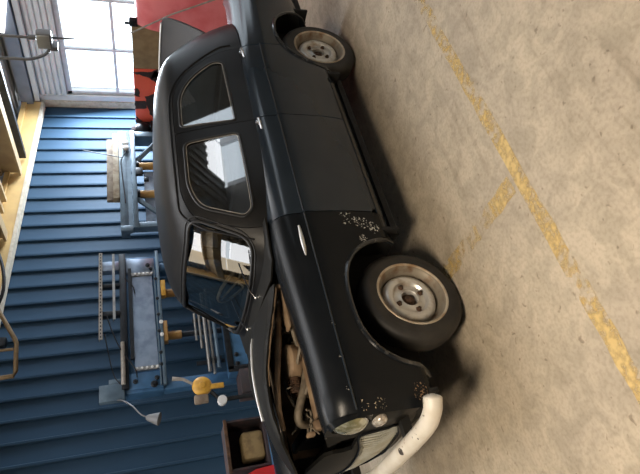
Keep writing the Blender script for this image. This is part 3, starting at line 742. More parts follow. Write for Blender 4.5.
holes = [gr_l] + [ell(s_ * HLc[0], HLc[1], .088, .088) for s_ in (-1, 1)] + [ell(s_ * PLc[0], PLc[1], .052, .036) for s_ in (-1, 1)]
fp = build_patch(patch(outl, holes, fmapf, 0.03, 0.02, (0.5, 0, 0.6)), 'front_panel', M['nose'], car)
for s_ in (-1, 1):
    c = Vector((fx(HLc[0], HLc[1]), s_ * HLc[0], HLc[1]))
    h_ = MB().lathe(c + Vector((.03, 0, 0)), (-1, s_ * .16, .10), [(.080, -.04), (.088, 0), (.088, .030), (.082, .038)], 32).build('headlamp', M['chrome'], car)
    MB().lathe(c + Vector((.012, 0, 0)), (-1, s_ * .16, .10), [(.082, .012), (.079, .022), (.064, .033), (.042, .041), (.015, .045), (.002, .0455)], 32).build('lens', M['lens'], h_)
    # hooded rim over the lamp
    rim = []
    for a in np.linspace(0, 2 * PI, 40, endpoint=False):
        sh = .012 * max(0, math.sin(a)) + .004
        rim.append((c.x - sh, c.y + .094 * math.cos(a), c.z + .094 * math.sin(a)))
    inn = [(c.x + .02, c.y + .087 * math.cos(a), c.z + .087 * math.sin(a)) for a in np.linspace(0, 2 * PI, 40, endpoint=False)]
    out_ = [(c.x + .012, c.y + .112 * math.cos(a), c.z + .112 * math.sin(a)) for a in np.linspace(0, 2 * PI, 40, endpoint=False)]
    mb = MB(); mb.add(out_ + rim + inn, [(r * 40 + k, r * 40 + (k + 1) % 40, (r + 1) * 40 + (k + 1) % 40, (r + 1) * 40 + k) for r in range(2) for k in range(40)], True)
    mb.build('lamp_hood', M['wing'], h_)
    c = Vector((fx(PLc[0], PLc[1]), s_ * PLc[0], PLc[1]))
    pl = MB(); vs = []
    rings_ = [(1.0, .01), (1.0, -.008), (.92, -.016), (.6, -.024), (.2, -.027)]
    for r, d in rings_:
        vs += [(c.x + d, c.y + .052 * r * math.cos(a), c.z + .036 * r * math.sin(a)) for a in np.linspace(0, 2 * PI, 24, endpoint=False)]
    fs = [(r * 24 + k, r * 24 + (k + 1) % 24, (r + 1) * 24 + (k + 1) % 24, (r + 1) * 24 + k) for r in range(4) for k in range(24)] + [tuple(96 + k for k in range(24))]
    pl.add(vs, fs, True).build('parking_lamp', M['lens2'], car)
# grille
build_patch(patch(gr_l, [], lambda p: (fx(p[0], p[1]) + .03, p[0], p[1]), 0.06, 0.006, (0.5, 0, .6)), 'grille_back', M['grille_back'], fp)
gt = lambda y: float(np.interp(abs(y), [0, .2, .30, .40, .435], [.64, .65, .665, .698, .695])); gb = lambda y: float(np.interp(abs(y), [0, .30, .42, .455], [.415, .432, .475, .52]))
for y in np.linspace(-.43, .43, 31):
    z0, z1 = gb(y) + .002, gt(y) - .002
    pts = [(fx(y, z) + .012, y, z) for z in np.linspace(z0, z1, 5)]
    MB().tube(pts, .0052, 6).build('grille_bar', M['grille'], fp)
MB().tube([(fx(p[0], p[1]) - .002, p[0], p[1]) for p in gr_l], .008, 8, True).build('grille_surround', M['wing'], fp)
# bumper
bp = catmull([(-.575, -.812, .45), (-.60, -.798, .452), (-.64, -.765, .455), (-.68, -.66, .462), (-.715, -.35, .480), (-.73, 0, .485), (-.715, .35, .480), (-.68, .66, .462), (-.635, .765, .455), (-.585, .802, .452), (-.555, .815, .45)], 5)
nB = len(bp); rB = [{0: .010, 1: .028, 2: .039}.get(min(i, nB - 1 - i), .044) for i in range(nB)]
bu = MB().tube(bp, rB, 14).build('front_bumper', M['bumper'], car); bu['label'] = 'chipped white front bumper'
for s_ in (-1, 1): MB().bb((-.70, s_ * .45 - .02, .43), (-.45, s_ * .45 + .02, .48)).build('bumper_bracket', M['black'], bu)
box('front_valance', (-.55, -.62, .30), (-.52, .62, .44), M['black'], car, .01)

# ---- underbody, wheel wells, engine bay
ub = MB().bb((-.50, -.46, .25), (0.42, .46, .29)).bb((.42, -.66, .22), (1.82, .66, .26)).bb((1.82, -.46, .25), (2.62, .46, .29)).bb((2.62, -.60, .30), (3.0, .60, .34)).build('floor_pan', M['black'], car)
for s_ in (-1, 1):
    q = lambda v: s_ * v
    MB().bb((-.52, min(q(.46), q(.48)), .28), (.42, max(q(.46), q(.48)), .86)).bb((.40, min(q(.47), q(.74)), .26), (.42, max(q(.47), q(.74)), .93)).bb((-.54, min(q(.47), q(.72)), .36), (-.52, max(q(.47), q(.72)), .86)).bb((-.52, min(q(.48), q(.70)), .80), (.40, max(q(.48), q(.70)), .815)).build('inner_wing', M['black'], car)
    MB().bb((1.80, min(q(.46), q(.48)), .25), (2.66, max(q(.46), q(.48)), .9)).bb((1.80, min(q(.47), q(.73)), .25), (1.82, max(q(.47), q(.73)), .8)).bb((2.64, min(q(.47), q(.69)), .30), (2.66, max(q(.47), q(.69)), .8)).bb((1.80, min(q(.48), q(.70)), .74), (2.66, max(q(.48), q(.70)), .755)).build('rear_wheel_well', M['black'], car)
    MB().bb((-.48, min(q(.435), q(.455)), .55), (.24, max(q(.435), q(.455)), .885), .004).bb((-.48, min(q(.36), q(.455)), .872), (.2, max(q(.36), q(.455)), .888), .004).build('wing_ledge', M['tan_body'], car)
MB().bb((.235, -.47, .30), (.255, .47, .975)).bb((.14, -.45, .90), (.25, .45, .925), .006).build('bulkhead', M['tan_body'], car)
en = MB().bb((-.22, -.13, .40), (.20, .13, .78), .03).bb((-.20, -.085, .78), (.18, .085, .90), .03).build('engine', M['engine'], car)
MB().lathe((-.13, -.25, .865), (.05, -.15, 1), [(.03, -.10), (.03, .02), (.095, .02), (.104, .03), (.104, .075), (.09, .09), (.03, .095)], 28).build('air_cleaner', M['tan_body'], en)
MB().lathe((-.27, 0, .66), (-1, 0, 0), [(.03, -.05), (.03, 0), (.10, .0), (.105, .01), (.03, .02), (.028, .04)], 20).build('fan_pulley', M['engine'], en)
hel = [(-.31 + k * .0012, -.27 + .035 * math.sin(k * .7), .925 + .035 * math.cos(k * .7)) for k in range(72)]
MB().tube(hel, .006, 6).build('coil_spring', M['rust'], en)
MB().tube(catmull([(-.20, -.31, .855), (-.30, -.31, .89), (-.42, -.30, .945), (-.46, -.26, .93), (-.45, -.2, .86)], 6), .022, 10).build('radiator_hose', M['hose'], car)
MB().tube(catmull([(.20, -.40, .86), (.08, -.38, .90), (-.06, -.33, .88), (-.20, -.36, .86), (-.36, -.36, .84)], 6), .012, 8).build('fuel_pipe', M['hose'], car)
MB().bb((-.46, -.33, .42), (-.42, .33, .83), .008).bb((-.47, -.34, .83), (-.41, .34, .86), .01).build('radiator', M['black'], car)
MB().bb((.0, -.46, .925), (.235, -.385, .94), .004).build('scuttle_plate', M['tan_body'], car)
MB().bb((.02, -.38, .66), (.18, -.28, .86), .012).build('battery', M['black'], car)
MB().bb((-.53, -.37, .85), (-.48, -.32, .89), .008).bb((-.55, -.35, .89), (-.53, -.31, .93), .004).build('bracket', M['tan_body'], car)
rw_ = random.Random(5)
wm = MB()
for i in range(34):
    a = Vector((rw_.uniform(-.42, .12), rw_.uniform(-.36, -.10), rw_.uniform(.84, .93))); pts = [a]
    for j in range(4): pts.append(pts[-1] + Vector((rw_.uniform(-.09, .09), rw_.uniform(-.09, .09), rw_.uniform(-.05, .04))))
    wm.tube(catmull(pts, 5), rw_.choice((.004, .006, .009)), 5)
w__ = wm.build('wiring', M['hose'], car); w__['kind'] = 'stuff'
MB().bb((-.52, -.42, .66), (-.50, .42, .72)).build('slam_panel', M['hood'], car)

# ---- interior
def seat(x, nm):
    MB().bb((x, -.60, .34), (x + .46, .60, .50), .05).build('seat_cushion', M['seat'], car)
    MB().add(*(lambda p: (p, [(0, 3, 2, 1), (4, 5, 6, 7), (0, 1, 5, 4), (1, 2, 6, 5), (2, 3, 7, 6), (3, 0, 4, 7)]))(
        [(x + .38, -.60, .46), (x + .50, -.60, .46), (x + .50, .60, .46), (x + .38, .60, .46), (x + .52, -.58, 1.0), (x + .60, -.58, 1.0), (x + .60, .58, 1.0), (x + .52, .58, 1.0)])).build('seat_back', M['seat'], car)
seat(.82, 'f'); seat(1.72, 'r')
MB().bb((.50, -.64, .84), (.66, .64, 1.0), .03).build('dashboard', M['seat'], car)
st = Vector((.76, .30, 1.02)); ax_ = Vector((.75, 0, .55)).normalized(); u_ = ax_.orthogonal().normalized(); v_ = ax_.cross(u_)
sw = MB().tube([st + (u_ * math.cos(a) + v_ * math.sin(a)) * .195 for a in np.linspace(0, 2 * PI, 32, endpoint=False)], .012, 8, True)
for a in (0.2, 2.3, 4.4): sw.tube([st, st + (u_ * math.cos(a) + v_ * math.sin(a)) * .19], .008, 6)
sw.tube([st, st - ax_ * .3], .018, 8).build('steering_wheel', M['hose'], car)

# ---- tail and raised boot lid
def deck(p):
    x, y = p; return (x, y, .985 - .10 * ((x - 2.2) / .9) + .02 * (1 - (y / .6) ** 2))
build_patch(patch([(2.06, -.60), (2.06, .60), (2.52, .60), (2.52, .50), (2.44, .44), (2.44, -.44), (2.52, -.50), (2.52, -.60)], [], deck, .05, .01, (2.4, 0, .3)), 'rear_deck', M['paint'], car)
def tailp(p):
    y, z = p; return (3.09 - .05 * (abs(y) / .65) ** 3, y, z)
build_patch(patch([(-.60, .36), (.60, .36), (.655, .60), (.60, .84), (.45, .88), (.42, .62), (-.42, .62), (-.45, .88), (-.60, .84), (-.655, .60)], [], tailp, .05, .012, (2.4, 0, .6)), 'tail_panel', M['paint'], car)
bh = (2.44, 1.00)
def lid(p):
    u, y = p            # u from hinge to lip
    ang = math.radians(52) + .45 * (u / .58) ** 2 * .5
    x = bh[0] + u * math.cos(ang * .93); z = bh[1] + u * math.sin(ang) 
    b_ = .035 * (1 - (y / .5) ** 2)
    return (x - b_ * .75, y, z + b_ * .6)
lo_ = rounded([(0, -.44), (.06, -.49), (.42, -.50), (.485, -.49), (.485, .49), (.42, .50), (.06, .49), (0, .44)], .03, 4)
bl = build_patch(patch(lo_, [], lid, .04, .02, (2.9, 0, .9)), 'boot_lid', M['hood'], car); bl.data.materials.clear(); bl.data.materials.append(M['lid']); bl['label'] = 'dark boot lid standing open'
MB().tube([Vector(lid((.485, y))) + Vector((.0, 0, .004)) for y in np.linspace(-.45, .45, 14)], .008, 8).build('lid_edge_strip', M['strip'], bl)
for s_ in (-1, 1): MB().tube([(bh[0] - .04, s_ * .34, .93), (bh[0] - .01, s_ * .34, .99), (bh[0] + .04, s_ * .34, 1.03)], .014, 8).build('boot_hinge', M['black'], bl)
MB().lathe((2.52, -.53, .965), (-.2, -.3, 1), [(.03, 0), (.032, .03), (.026, .05), (.008, .055)], 18).build('fuel_cap', M['black'], car)

# ---- wheels
def make_wheel():
    t = MB().lathe((0, 0, 0), (0, -1, 0), [(.188, -.072), (.205, -.08), (.245, -.078), (.278, -.062), (.289, -.045), (.2915, -.02), (.2915, .02), (.289, .045), (.278, .062), (.262, .072), (.245, .078), (.238, .0765), (.215, .079), (.203, .078), (.198, .070), (.186, .062), (.186, -.06)], 56, False)
    for a in np.linspace(0, 2 * PI, 56, endpoint=False):
        pass
    r = MB().lathe((0, 0, 0), (0, -1, 0), [(.188, -.07), (.160, -.05), (.160, .0), (.163, .010), (.172, .026), (.178, .050), (.186, .062), (.196, .070), (.199, .074), (.196, .078), (.190, .076), (.180, .066), (.170, .040), (.166, .022), (.160, .012)], 48, False)
    d = MB().lathe((0, 0, 0), (0, -1, 0), [(.158, -.02), (.156, .000), (.151, .018), (.143, .033), (.130, .041), (.116, .042), (.102, .038), (.096, .028), (.090, .022), (.066, .022), (.056, .028), (.050, .030), (.046, .024), (.046, -.03)], 48, False)
    h = MB().lathe((0, 0, 0), (0, -1, 0), [(.045, -.03), (.045, -.01), (.036, .004), (.022, .006), (.020, .020), (.012, .024), (.002, .025)], 20)
    n = MB().lathe((0, 0, 0), (0, -1, 0), [(.0165, .0), (.0165, .004), (.0115, .007), (.011, .016), (.007, .018)], 6)
    e = MB().lathe((0, 0, 0), (0, -1, 0), [(.189, .066), (.199, .072), (.202, .077), (.198, .081), (.190, .078), (.186, .070)], 48, False)
    return [x.mesh(nm) for x, nm in ((t, 'tyre'), (r, 'rim'), (d, 'disc'), (h, 'hub'), (n, 'wheel_nut'), (e, 'rim_edge'))]
me_t, me_r, me_d, me_h, me_n, me_e = make_wheel()
for me, mm in ((me_t, 'tyre'), (me_r, 'rim'), (me_d, 'disc'), (me_h, 'rust'), (me_n, 'rust'), (me_e, 'rim_lip')): me.materials.append(M[mm])
for (wx, wy, wz, a0_) in ((0.0, -.617, .2915, .35), (2.21, -.587, .2915, .9), (0.0, .617, .2915, 0), (2.21, .587, .2915, .4)):
    w_ = bpy.data.objects.new('wheel', me_r); sc.collection.objects.link(w_); w_.parent = car
    w_.matrix_parent_inverse = Matrix.Translation(-car.location)
    w_.location = (wx, wy, wz); w_.rotation_euler = (0, 0, (0 if wy < 0 else PI) + (0.10 if wx < 1 else 0))
    for me, nm in ((me_t, 'tyre'), (me_d, 'disc'), (me_h, 'hub'), (me_e, 'rim_edge')):
        o = bpy.data.objects.new(nm, me); sc.collection.objects.link(o); o.parent = w_
    for k in range(4):
        a = a0_ + k * PI / 2; o = bpy.data.objects.new('wheel_nut', me_n); sc.collection.objects.link(o); o.parent = w_
        o.location = (.078 * math.cos(a), -.022, .078 * math.sin(a))
MB().cyl((0, -.58, .2915), (0, .58, .2915), .03).build('axle', M['black'], car)
MB().cyl((2.20, -.52, .2915), (2.20, .52, .2915), .035).build('axle', M['black'], car)

# ================================================================== MACHINES BY THE BLUE WALL
# press frame nearest the end window
m1 = thing('press_frame', (3.8, 2.75, 0), 'blue-grey press frame with pale timber beam on top behind the rear door', 'machine')
MB().bb((3.0, 2.6, 1.80), (4.72, 2.80, 1.905), .006).bb((3.0, 2.60, 1.755), (4.72, 2.63, 1.81)).build('top_rail', M['m_grey'], m1)
MB().bb((3.0, 2.575, 1.69), (4.72, 2.60, 1.75), .006).build('front_rail', M['m_grey'], m1)
MB().bb((4.62, 2.60, 0), (4.72, 2.80, 1.82), .008).build('side_post', M['m_grey'], m1)
MB().bb((3.02, 2.60, 0), (3.10, 2.72, 1.82), .008).build('side_post', M['m_grey'], m1)
MB().bb((2.95, 2.57, 1.76), (3.03, 2.64, 1.90), .006).build('end_block', M['m_grey'], m1)
for x in (4.10, 3.60):
    MB().cyl((x, 2.66, 0.25), (x, 2.66, 1.69), .052, 20).build('guide_column', M['ochre'], m1)
    MB().cyl((x, 2.66, 1.655), (x, 2.66, 1.688), .072, 20).build('collar', M['m_dark'], m1)
MB().tube([(4.60, 2.64, 1.36), (4.16, 2.64, 1.70)], .034, 6).build('brace', M['m_grey'], m1)
MB().tube([(3.50, 2.64, 1.69), (3.08, 2.64, 1.26)], .034, 6).build('brace', M['m_grey'], m1)
MB().bb((3.15, 2.72, .80), (4.05, 2.735, 1.60)).build('streaked_sheet', M['sheet'], m1)
MB().bb((2.98, 2.58, 0), (4.72, 2.82, .25), .01).build('base', M['m_grey'], m1)
MB().lathe((4.45, 2.595, 1.82), (0, -1, 0), [(.035, 0), (.045, .02), (.045, .04), (.03, .05)], 18).lathe((4.36, 2.595, 1.815), (0, -1, 0), [(.035, 0), (.045, .02), (.045, .04), (.03, .05)], 18).build('round_lamp', M['white'], m1)
MB().tube(catmull([(4.30, 2.57, 1.80), (4.22, 2.56, 1.84), (4.10, 2.57, 1.88), (3.9, 2.585, 1.87), (3.6, 2.585, 1.85), (3.4, 2.585, 1.84)], 5), .008, 6).build('cable', M['m_dark'], m1)
MB().bb((3.84, 2.53, 1.61), (3.96, 2.575, 1.70), .006).build('valve_block', M['m_dark'], m1)
MB().bb((3.74, 2.54, 1.54), (3.80, 2.575, 1.60), .006).build('valve_block', M['m_dark'], m1)
MB().tube([(4.15, 2.7, 1.44), (3.2, 2.7, 1.42)], .006, 6).tube([(4.15, 2.7, 1.38), (3.2, 2.7, 1.37)], .006, 6).build('pipe_run', M['m_dark'], m1)
MB().cyl((4.18, 2.57, 1.86), (4.32, 2.57, 2.36), .006, 8).build('whip_rod', M['m_dark'], m1)
tag(box('timber_beam', (3.50, 2.60, 1.908), (4.68, 2.70, 1.985), M['timber'], None, .006), 'pale timber beam lying along the top of the press frame', 'beam')
tag(box('timber_rail', (3.58, 2.74, 1.908), (4.70, 2.79, 2.07), M['wood'], None, .004), 'thin weathered board standing behind the pale timber beam', 'board')
mt_ = thing('electric_motor', (4.855, 2.78, 0), 'dark round electric motor on a stand between red machine and press frame', 'motor')
MB().lathe((4.855, 2.62, 1.57), (0, 1, 0), [(.03, -.02), (.08, 0), (.106, .03), (.106, .26), (.08, .30)], 24).build('motor_body', M['m_dark'], mt_)
MB().bb((4.745, 2.61, 1.40), (4.965, 2.93, 1.464), .01).build('bed_plate', M['m_dark'], mt_)
for xx in (4.75, 4.91):
    for yy in (2.62, 2.87): MB().bb((xx, yy, 0), (xx + .05, yy + .05, 1.40)).build('leg', M['m_dark'], mt_)
MB().bb((4.80, 2.66, 1.67), (4.90, 2.78, 1.73), .01).build('terminal_box', M['char'], mt_)

# roll stand in the middle
m2 = thing('roll_stand', (1.7, 2.6, 0), 'tall blue machine with a shiny bolted cover plate behind the windscreen', 'machine')
MB().bb((.86, 2.50, 1.525), (2.50, 2.70, 1.90), .01).build('cover_housing', M['m_blue'], m2)
MB().prism([(1.08, 1.565), (2.22, 1.58), (2.24, 1.80), (1.9, 1.835), (1.5, 1.82), (1.08, 1.79)], 1, 2.478, 2.50).build('cover_plate', M['polish'], m2)
MB().bb((2.27, 2.475, 1.55), (2.46, 2.50, 1.86), .004).build('end_plate', M['polish'], m2)
ep = MB().bb((.89, 2.475, 1.535), (1.06, 2.50, 1.86), .004).build('end_plate', M['m_blue'], m2)
for (x, z) in ((.97, 1.80), (.985, 1.59), (2.36, 1.62)): MB().lathe((x, 2.475, z), (0, -1, 0), [(.026, 0), (.026, .012), (.018, .016), (.016, .03)], 6).build('bolt', M['m_dark'], m2)
MB().lathe((.92, 2.475, 1.62), (0, -1, 0), [(.036, 0), (.036, .014), (.026, .02), (.02, .04)], 12).build('bolt', M['m_dark'], m2)
for (x, z) in ((2.30, 1.59), (2.16, 1.54), (1.9, 1.535), (1.7, 1.535), (1.5, 1.54), (1.25, 1.535), (1.12, 1.54)): MB().lathe((x, 2.46, z), (0, -1, 0), [(.02, 0), (.02, .012), (.012, .02)], 6).build('bolt', M['m_dark'], m2)
for x in (1.60, 1.45): MB().lathe((x, 2.452, 1.513), (0, -1, 0), [(.020, 0), (.022, .012), (.008, .014)], 16).build('washer', M['white'], m2)
MB().bb((.90, 2.45, 1.495), (2.55, 2.50, 1.53), .004).bb((.90, 2.45, 1.545), (2.30, 2.475, 1.56)).build('lower_rail', M['m_grey'], m2)
MB().bb((.90, 2.44, 1.86), (2.52, 2.50, 1.93), .004).bb((1.2, 2.42, 1.80), (2.30, 2.46, 1.835)).build('upper_rail', M['m_dark'], m2)
MB().cyl((.94, 2.43, 1.91), (1.40, 2.43, 1.91), .022).build('spindle', M['galv'], m2)
MB().bb((1.08, 2.46, 1.56), (1.12, 2.478, 1.80)).build('clamp_bar', M['steel'], m2)
MB().bb((2.22, 2.46, 1.57), (2.26, 2.478, 1.82)).build('clamp_bar', M['steel'], m2)
for i in range(6): MB().lathe((2.24, 2.455, 1.58 + i * .045), (0, -1, 0), [(.014, 0), (.014, .01), (.006, .014)], 8).build('stud', M['white'], m2)
for i in range(5): MB().lathe((1.10, 2.455, 1.58 + i * .05), (0, -1, 0), [(.014, 0), (.014, .01), (.006, .014)], 8).build('stud', M['white'], m2)
for (x0, x1, z, r, nm, mm) in ((1.44, 2.52, 2.12, .018, 'slotted_rail', 'galv'), (1.66, 2.50, 1.985, .013, 'side_rail', 'steel')):
    rl = MB().bb((x0, 2.40, z - r), (x1, 2.41, z + r)).bb((x0, 2.41, z + r - .006), (x1, 2.45, z + r)).build(nm, M[mm], m2)
    if nm == 'slotted_rail':
        h_ = MB()
        for k in range(26): h_.box((x0 + .03 + k * .041, 2.3985, z), (.016, .004, .012))
        h_.build('slots', M['m_dark'], rl)['kind'] = 'stuff'
MB().bb((2.28, 2.41, 1.93), (2.40, 2.50, 2.14), .004).build('rail_bracket', M['polish'], m2)
MB().bb((1.72, 2.43, 1.92), (1.78, 2.50, 2.11), .004).bb((2.08, 2.43, 1.92), (2.12, 2.50, 2.11), .004).build('rail_bracket', M['m_dark'], m2)
MB().bb((.80, 2.46, 1.905), (.97, 2.54, 2.14), .006).bb((.97, 2.46, 1.905), (1.02, 2.50, 2.05), .006).build('side_arm', M['m_grey'], m2)
MB().tube(catmull([(1.72, 2.42, 2.06), (1.5, 2.41, 2.0), (1.3, 2.42, 1.92), (1.1, 2.43, 1.80), (1.0, 2.44, 1.78)], 5), .007, 6).tube(catmull([(1.50, 2.40, 2.08), (1.3, 2.40, 2.05), (1.05, 2.42, 2.0), (.95, 2.44, 1.94)], 5), .006, 6).tube([(2.2, 2.44, 1.88), (2.05, 2.43, 1.78), (1.98, 2.44, 1.77)], .006, 6).build('hose', M['m_dark'], m2)
for x in (2.04, 1.50):
    MB().cyl((x, 2.60, .15), (x, 2.60, 1.32), .030, 14).build('rod', M['m_dark'], m2)
    MB().cyl((x, 2.60, 1.30), (x, 2.60, 1.53), .048, 18).build('guide_column', M['ochre'], m2)
MB().bb((1.94, 2.46, 1.44), (2.14, 2.54, 1.495), .004).build('column_flange', M['yellow'], m2)
MB().bb((1.38, 2.46, 1.45), (1.62, 2.56, 1.495), .004).build('column_flange', M['ochre'], m2)
for x in (.92, 2.36): MB().bb((x - .055, 2.52, 0), (x + .055, 2.66, 1.53), .006).build('leg', M['m_blue'], m2)
MB().bb((.80, 2.50, 0.0), (2.50, 2.76, .12), .01).build('base', M['m_blue'], m2)

# control cabinet low in front of the roll stand
m3 = thing('control_cabinet', (1.2, 2.2, 0), 'blue steel cabinet with bolted rim below the windscreen corner', 'cabinet')
MB().bb((.86, 2.22, .12), (1.62, 2.46, .88), .008).build('body', M['m_blue'], m3)
MB().bb((.86, 2.20, .84), (1.62, 2.225, .90), .004).bb((.84, 2.20, .40), (.90, 2.225, .90), .004).build('rim', M['m_dark'], m3)
for (x, z) in ((.92, .80), (.93, .62), (1.02, .80), (1.02, .62), (1.30, .82)): MB().lathe((x, 2.215, z), (0, -1, 0), [(.024, 0), (.024, .012), (.015, .016), (.013, .03)], 6).build('bolt', M['m_dark'], m3)
MB().bb((.84, 2.2, 0), (1.64, 2.46, .12), .005).build('plinth', M['m_dark'], m3)
MB().bb((.60, 2.18, 0), (.85, 2.46, .80), .006).build('side_locker', M['char'], m3)
for i, (z, x0, x1, r) in enumerate(((1.07, .92, 1.85, .018), (1.02, .90, 1.92, .016), (.97, .95, 1.8, .020), (1.12, 1.20, 1.62, .014), (1.17, 1.28, 1.60, .012))):
    tag(MB().cyl((x0, 2.33 + .03 * (i % 2), z), (x1, 2.33 + .03 * (i % 2), z), r, 12).build('steel_bar', M['steel'] if i != 2 else M['m_grey']),
        ('thick grey steel bar, lowest of the bars above the blue cabinet', 'middle long steel bar of the bars above the blue cabinet', 'longest-set bar nearest the cabinet top', 'short steel bar above the long bars', 'shortest steel bar, topmost above the blue cabinet')[(1, 0, 2, 3, 4)[i]], 'bar', 'steel bars above the blue cabinet')
rk = thing('bar_rack', (1.5, 2.33, .9), 'dark rack arms holding the steel bars over the blue cabinet', 'rack')
for x in (1.05, 1.55): MB().bb((x - .02, 2.39, .895), (x + .02, 2.41, 1.19)).bb((x - .02, 2.30, .94), (x + .02, 2.40, .949)).bb((x - .02, 2.30, .993), (x + .02, 2.40, 1.003)).bb((x - .02, 2.30, 1.042), (x + .02, 2.40, 1.051)).build('arm', M['m_dark'], rk)
# yellow pulley with lever
pu = thing('yellow_pulley', (.53, 2.09, 0), 'round yellow pulley on a post with grey lever and white cap', 'pulley')
pc = Vector((.68, 2.05, 1.19))
MB().lathe(pc, (0, -1, 0), [(.03, -.05), (.088, -.04), (.095, -.02), (.088, 0), (.07, .012), (.035, .018), (.03, .03), (.015, .034)], 28).build('wheel', M['yellow'], pu)
MB().box(pc + Vector((-.02, .01, -.13)), (.05, .03, .15), .008).build('yoke', M['yellow'], pu)
MB().tube([pc + Vector((.03, 0, .09)), pc + Vector((.08, -.01, .17)), pc + Vector((.10, -.01, .27))], [.014, .016, .022], 8).build('lever', M['galv'], pu)
MB().box(pc + Vector((-.13, .01, .02)), (.08, .06, .13), .012).build('counterweight', M['wood'], pu)
MB().tube([pc + Vector((-.06, .04, -.08)), pc + Vector((-.15, .04, -.16)), pc + Vector((-.15, .04, -1.185))], .022, 8).build('post', M['m_dark'], pu)
MB().cyl(pc + Vector((-.17, -.02, -.17)), pc + Vector((-.17, .04, -.17)), .045, 18).build('cap', M['white'], pu)
# small grey cone hanging from the side arm by a bent wire
hg = thing('hanging_cone', (.50, 2.2, 1.6), 'small grey cone dangling on a bent wire against the blue wall', 'cone')
MB().lathe((.52, 2.25, 1.71), (-.35, -.2, -1), [(.018, 0), (.030, .02), (.060, .12), (.062, .125), (.05, .118)], 20).build('shade', M['lamp_grey'], hg)
MB().tube(catmull([(.797, 2.458, 1.97), (.76, 2.38, 1.92), (.66, 2.29, 1.83), (.56, 2.25, 1.76), (.52, 2.25, 1.70)], 5), .007, 6).build('wire', M['pipe'], hg)
# bench with a bin in the near corner
bn = thing('bench', (0, 1.75, 0), 'dark blue steel bench behind the bonnet', 'bench')
MB().bb((-.62, 1.45, .70), (.22, 1.95, .75), .006).build('top', M['m_blue'], bn)
for x in (-.58, .16):
    for y in (1.48, 1.90): MB().bb((x, y, 0), (x + .04, y + .03, .70)).build('leg', M['m_blue'], bn)
bi = thing('steel_bin', (-.05, 1.65, .752), 'dark rusty open-fronted bin on the blue bench', 'bin')
MB().bb((-.24, 1.56, .752), (.16, 1.86, .77)).bb((-.24, 1.84, .77), (.16, 1.86, 1.08)).bb((.145, 1.56, .77), (.16, 1.84, 1.08)).bb((-.24, 1.56, .77), (-.225, 1.84, 1.08)).bb((-.24, 1.56, 1.075), (.16, 1.86, 1.09)).build('shell', M['char'], bi)
MB().bb((-.25, 1.55, 1.075), (.17, 1.57, 1.10)).build('rim', M['rust'], bi)
tag(MB().bb((-.16, 1.62, .772), (.07, 1.80, .96), .03).build('tan_block', M['stone']), 'dusty tan block standing inside the dark bin', 'block')
rc = MB().prism([(-.50, .752), (-.26, .752), (-.27, .90), (-.30, .98), (-.42, 1.0)], 1, 1.50, 1.68).build('red_can', M['can_red'])
tag(rc, 'red angular can on the blue bench beside the raised bonnet', 'can')

# red machine at the window
rm = thing('red_machine', (5.1, 1.4, 0), 'big red machine housing with brown bare plate in front of the window', 'machine')
MB().bb((5.06, -1.2, 0), (5.5, 2.69, 1.60), .03).build('housing', M['char'], rm)
dr = []
for a in np.linspace(-PI / 2, PI / 2, 14): dr.append((5.02 + .22 * math.sin(a) * 0 - .24 * math.cos(a), .9 + .70 * math.sin(a)))
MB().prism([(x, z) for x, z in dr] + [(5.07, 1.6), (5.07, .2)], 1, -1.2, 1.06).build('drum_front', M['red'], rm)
MB().bb((4.985, 1.06, .3), (5.06, 1.73, 1.655), .006).build('bare_plate', M['brown'], rm)
MB().bb((4.985, 1.735, .3), (5.06, 2.70, 1.66), .006).build('front_plate', M['orange'], rm)
def torn(pts, nm='torn_patch'):
    out = []
    r = random.Random(len(pts) * 7 + int(pts[0][0] * 100))
    for p in resample(pts, .05): out.append((p[0] + r.uniform(-.012, .012), p[1] + r.uniform(-.012, .012)))
    MB().prism(out, 0, 4.974, 4.984).build(nm, M['char'], rm)
torn([(2.28, 1.66), (2.42, 1.66), (2.40, 1.50), (2.28, 1.52)][::-1]); torn([(2.20, 1.52), (2.50, 1.46), (2.62, 1.38), (2.56, 1.20), (2.18, 1.18), (2.12, 1.35)][::-1])
torn([(1.80, 1.66), (1.74, 1.30), (1.86, 1.20), (1.98, 1.34), (1.86, 1.46)]); torn([(2.55, 1.66), (2.73, 1.66), (2.73, 1.20), (2.66, 1.24), (2.66, 1.56)][::-1])
torn([(1.74, 1.40), (1.90, 1.44), (1.80, 1.30), (1.62, 1.20)]); torn([(2.05, 1.66), (2.16, 1.66), (2.2, 1.60), (2.08, 1.60)][::-1]); torn([(.98, 1.665), (1.10, 1.665), (1.10, 1.58), (.98, 1.56)])
MB().bb((4.95, 1.00, 1.61), (5.0, 1.09, 1.68), .01).bb((4.97, 1.05, 1.67), (4.99, 1.075, 1.73)).build('catch', M['m_dark'], rm)
MB().tube([(4.72, 1.02, 1.66), (4.72, .74, 1.20), (4.72, .48, .66)], .010, 8).build('slant_rod', M['galv'], rm)

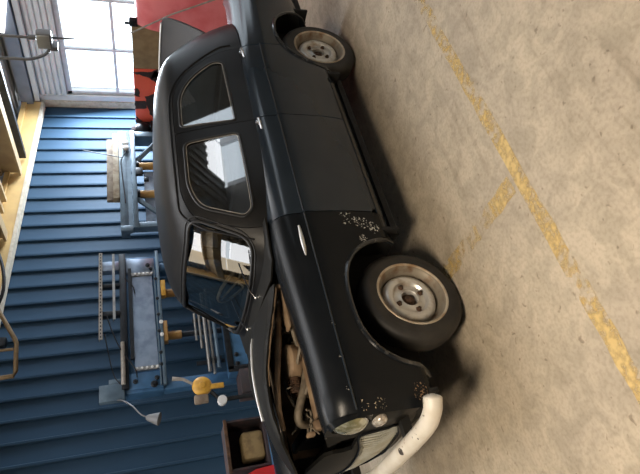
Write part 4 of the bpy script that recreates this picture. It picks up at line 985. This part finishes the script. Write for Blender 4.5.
# ================================================================== HANGING FROM THE ROOF
hx, hy = 4.5, 1.05
lb = thing('hanging_floodlight', (hx, hy, 2.5), 'square grey floodlight hanging from two conduits near the window top', 'lamp')
MB().bb((hx - .02, hy - .10, 2.505), (hx + .09, hy + .095, 2.66), .02).build('lamp_box', M['lamp_grey'], lb)
MB().bb((hx - .035, hy - .09, 2.525), (hx - .018, hy + .075, 2.655), .006).build('face', M['lamp_face'], lb)
MB().tube([(hx + .06, hy, 2.67), (hx + .06, hy, zr(hx) + .01)], .016, 10).cyl((hx + .06, hy, 2.67), (hx + .06, hy, 2.75), .028).build('conduit', M['pipe'], lb)
MB().tube(catmull([(hx + .06, hy + .10, 2.53), (hx + .03, hy + .19, 2.60), (hx, hy + .24, 2.75), (hx, hy + .25, 2.95), (hx, hy + .25, zr(hx) + .01)], 6), .018, 10).build('curved_conduit', M['pipe'], lb)
MB().tube([(hx + .06, hy - .01, 2.51), (hx + .06, hy - .01, 2.36), (hx + .06, hy - .015, 2.27)], [.014, .012, .005], 8).build('drop_rod', M['pipe'], lb)
MB().bb((hx, hy + .08, 2.46), (hx + .14, hy + .13, 2.54), .01).build('bracket', M['pipe'], lb)
tb = thing('tube_hook', (1.2, 2.0, 2.8), 'brown bent tube frame hanging from the roof at upper left of the wall', 'hook frame')
MB().tube([(1.70, 2.0, 3.0), (1.34, 2.0, 2.815), (1.30, 2.0, 2.80), (1.02, 2.0, 2.785), (.98, 2.0, 2.80), (.97, 2.0, 3.05), (1.19, 2.0, 3.49)], .020, 10).tube([(1.70, 2.0, 3.0), (1.25, 2.0, 3.49)], .020, 10).build('bent_tube', M['bronze'], tb)
MB().tube([(1.24, 2.0, 2.82), (1.24, 2.0, 3.05)], .014, 8).tube([(.97, 2.0, 2.98), (1.66, 2.0, 2.98)], .014, 8).build('cross_tube', M['bronze'], tb)
MB().bb((1.27, 1.97, 2.88), (1.36, 2.03, 2.98), .01).build('clamp', M['m_dark'], tb)
MB().tube(catmull([(1.62, 1.97, 3.05), (1.7, 1.97, 2.98), (1.9, 1.98, 2.95), (2.2, 2.0, 3.0), (2.6, 2.0, 3.15)], 5), .016, 8).build('hose', M['m_dark'], tb)
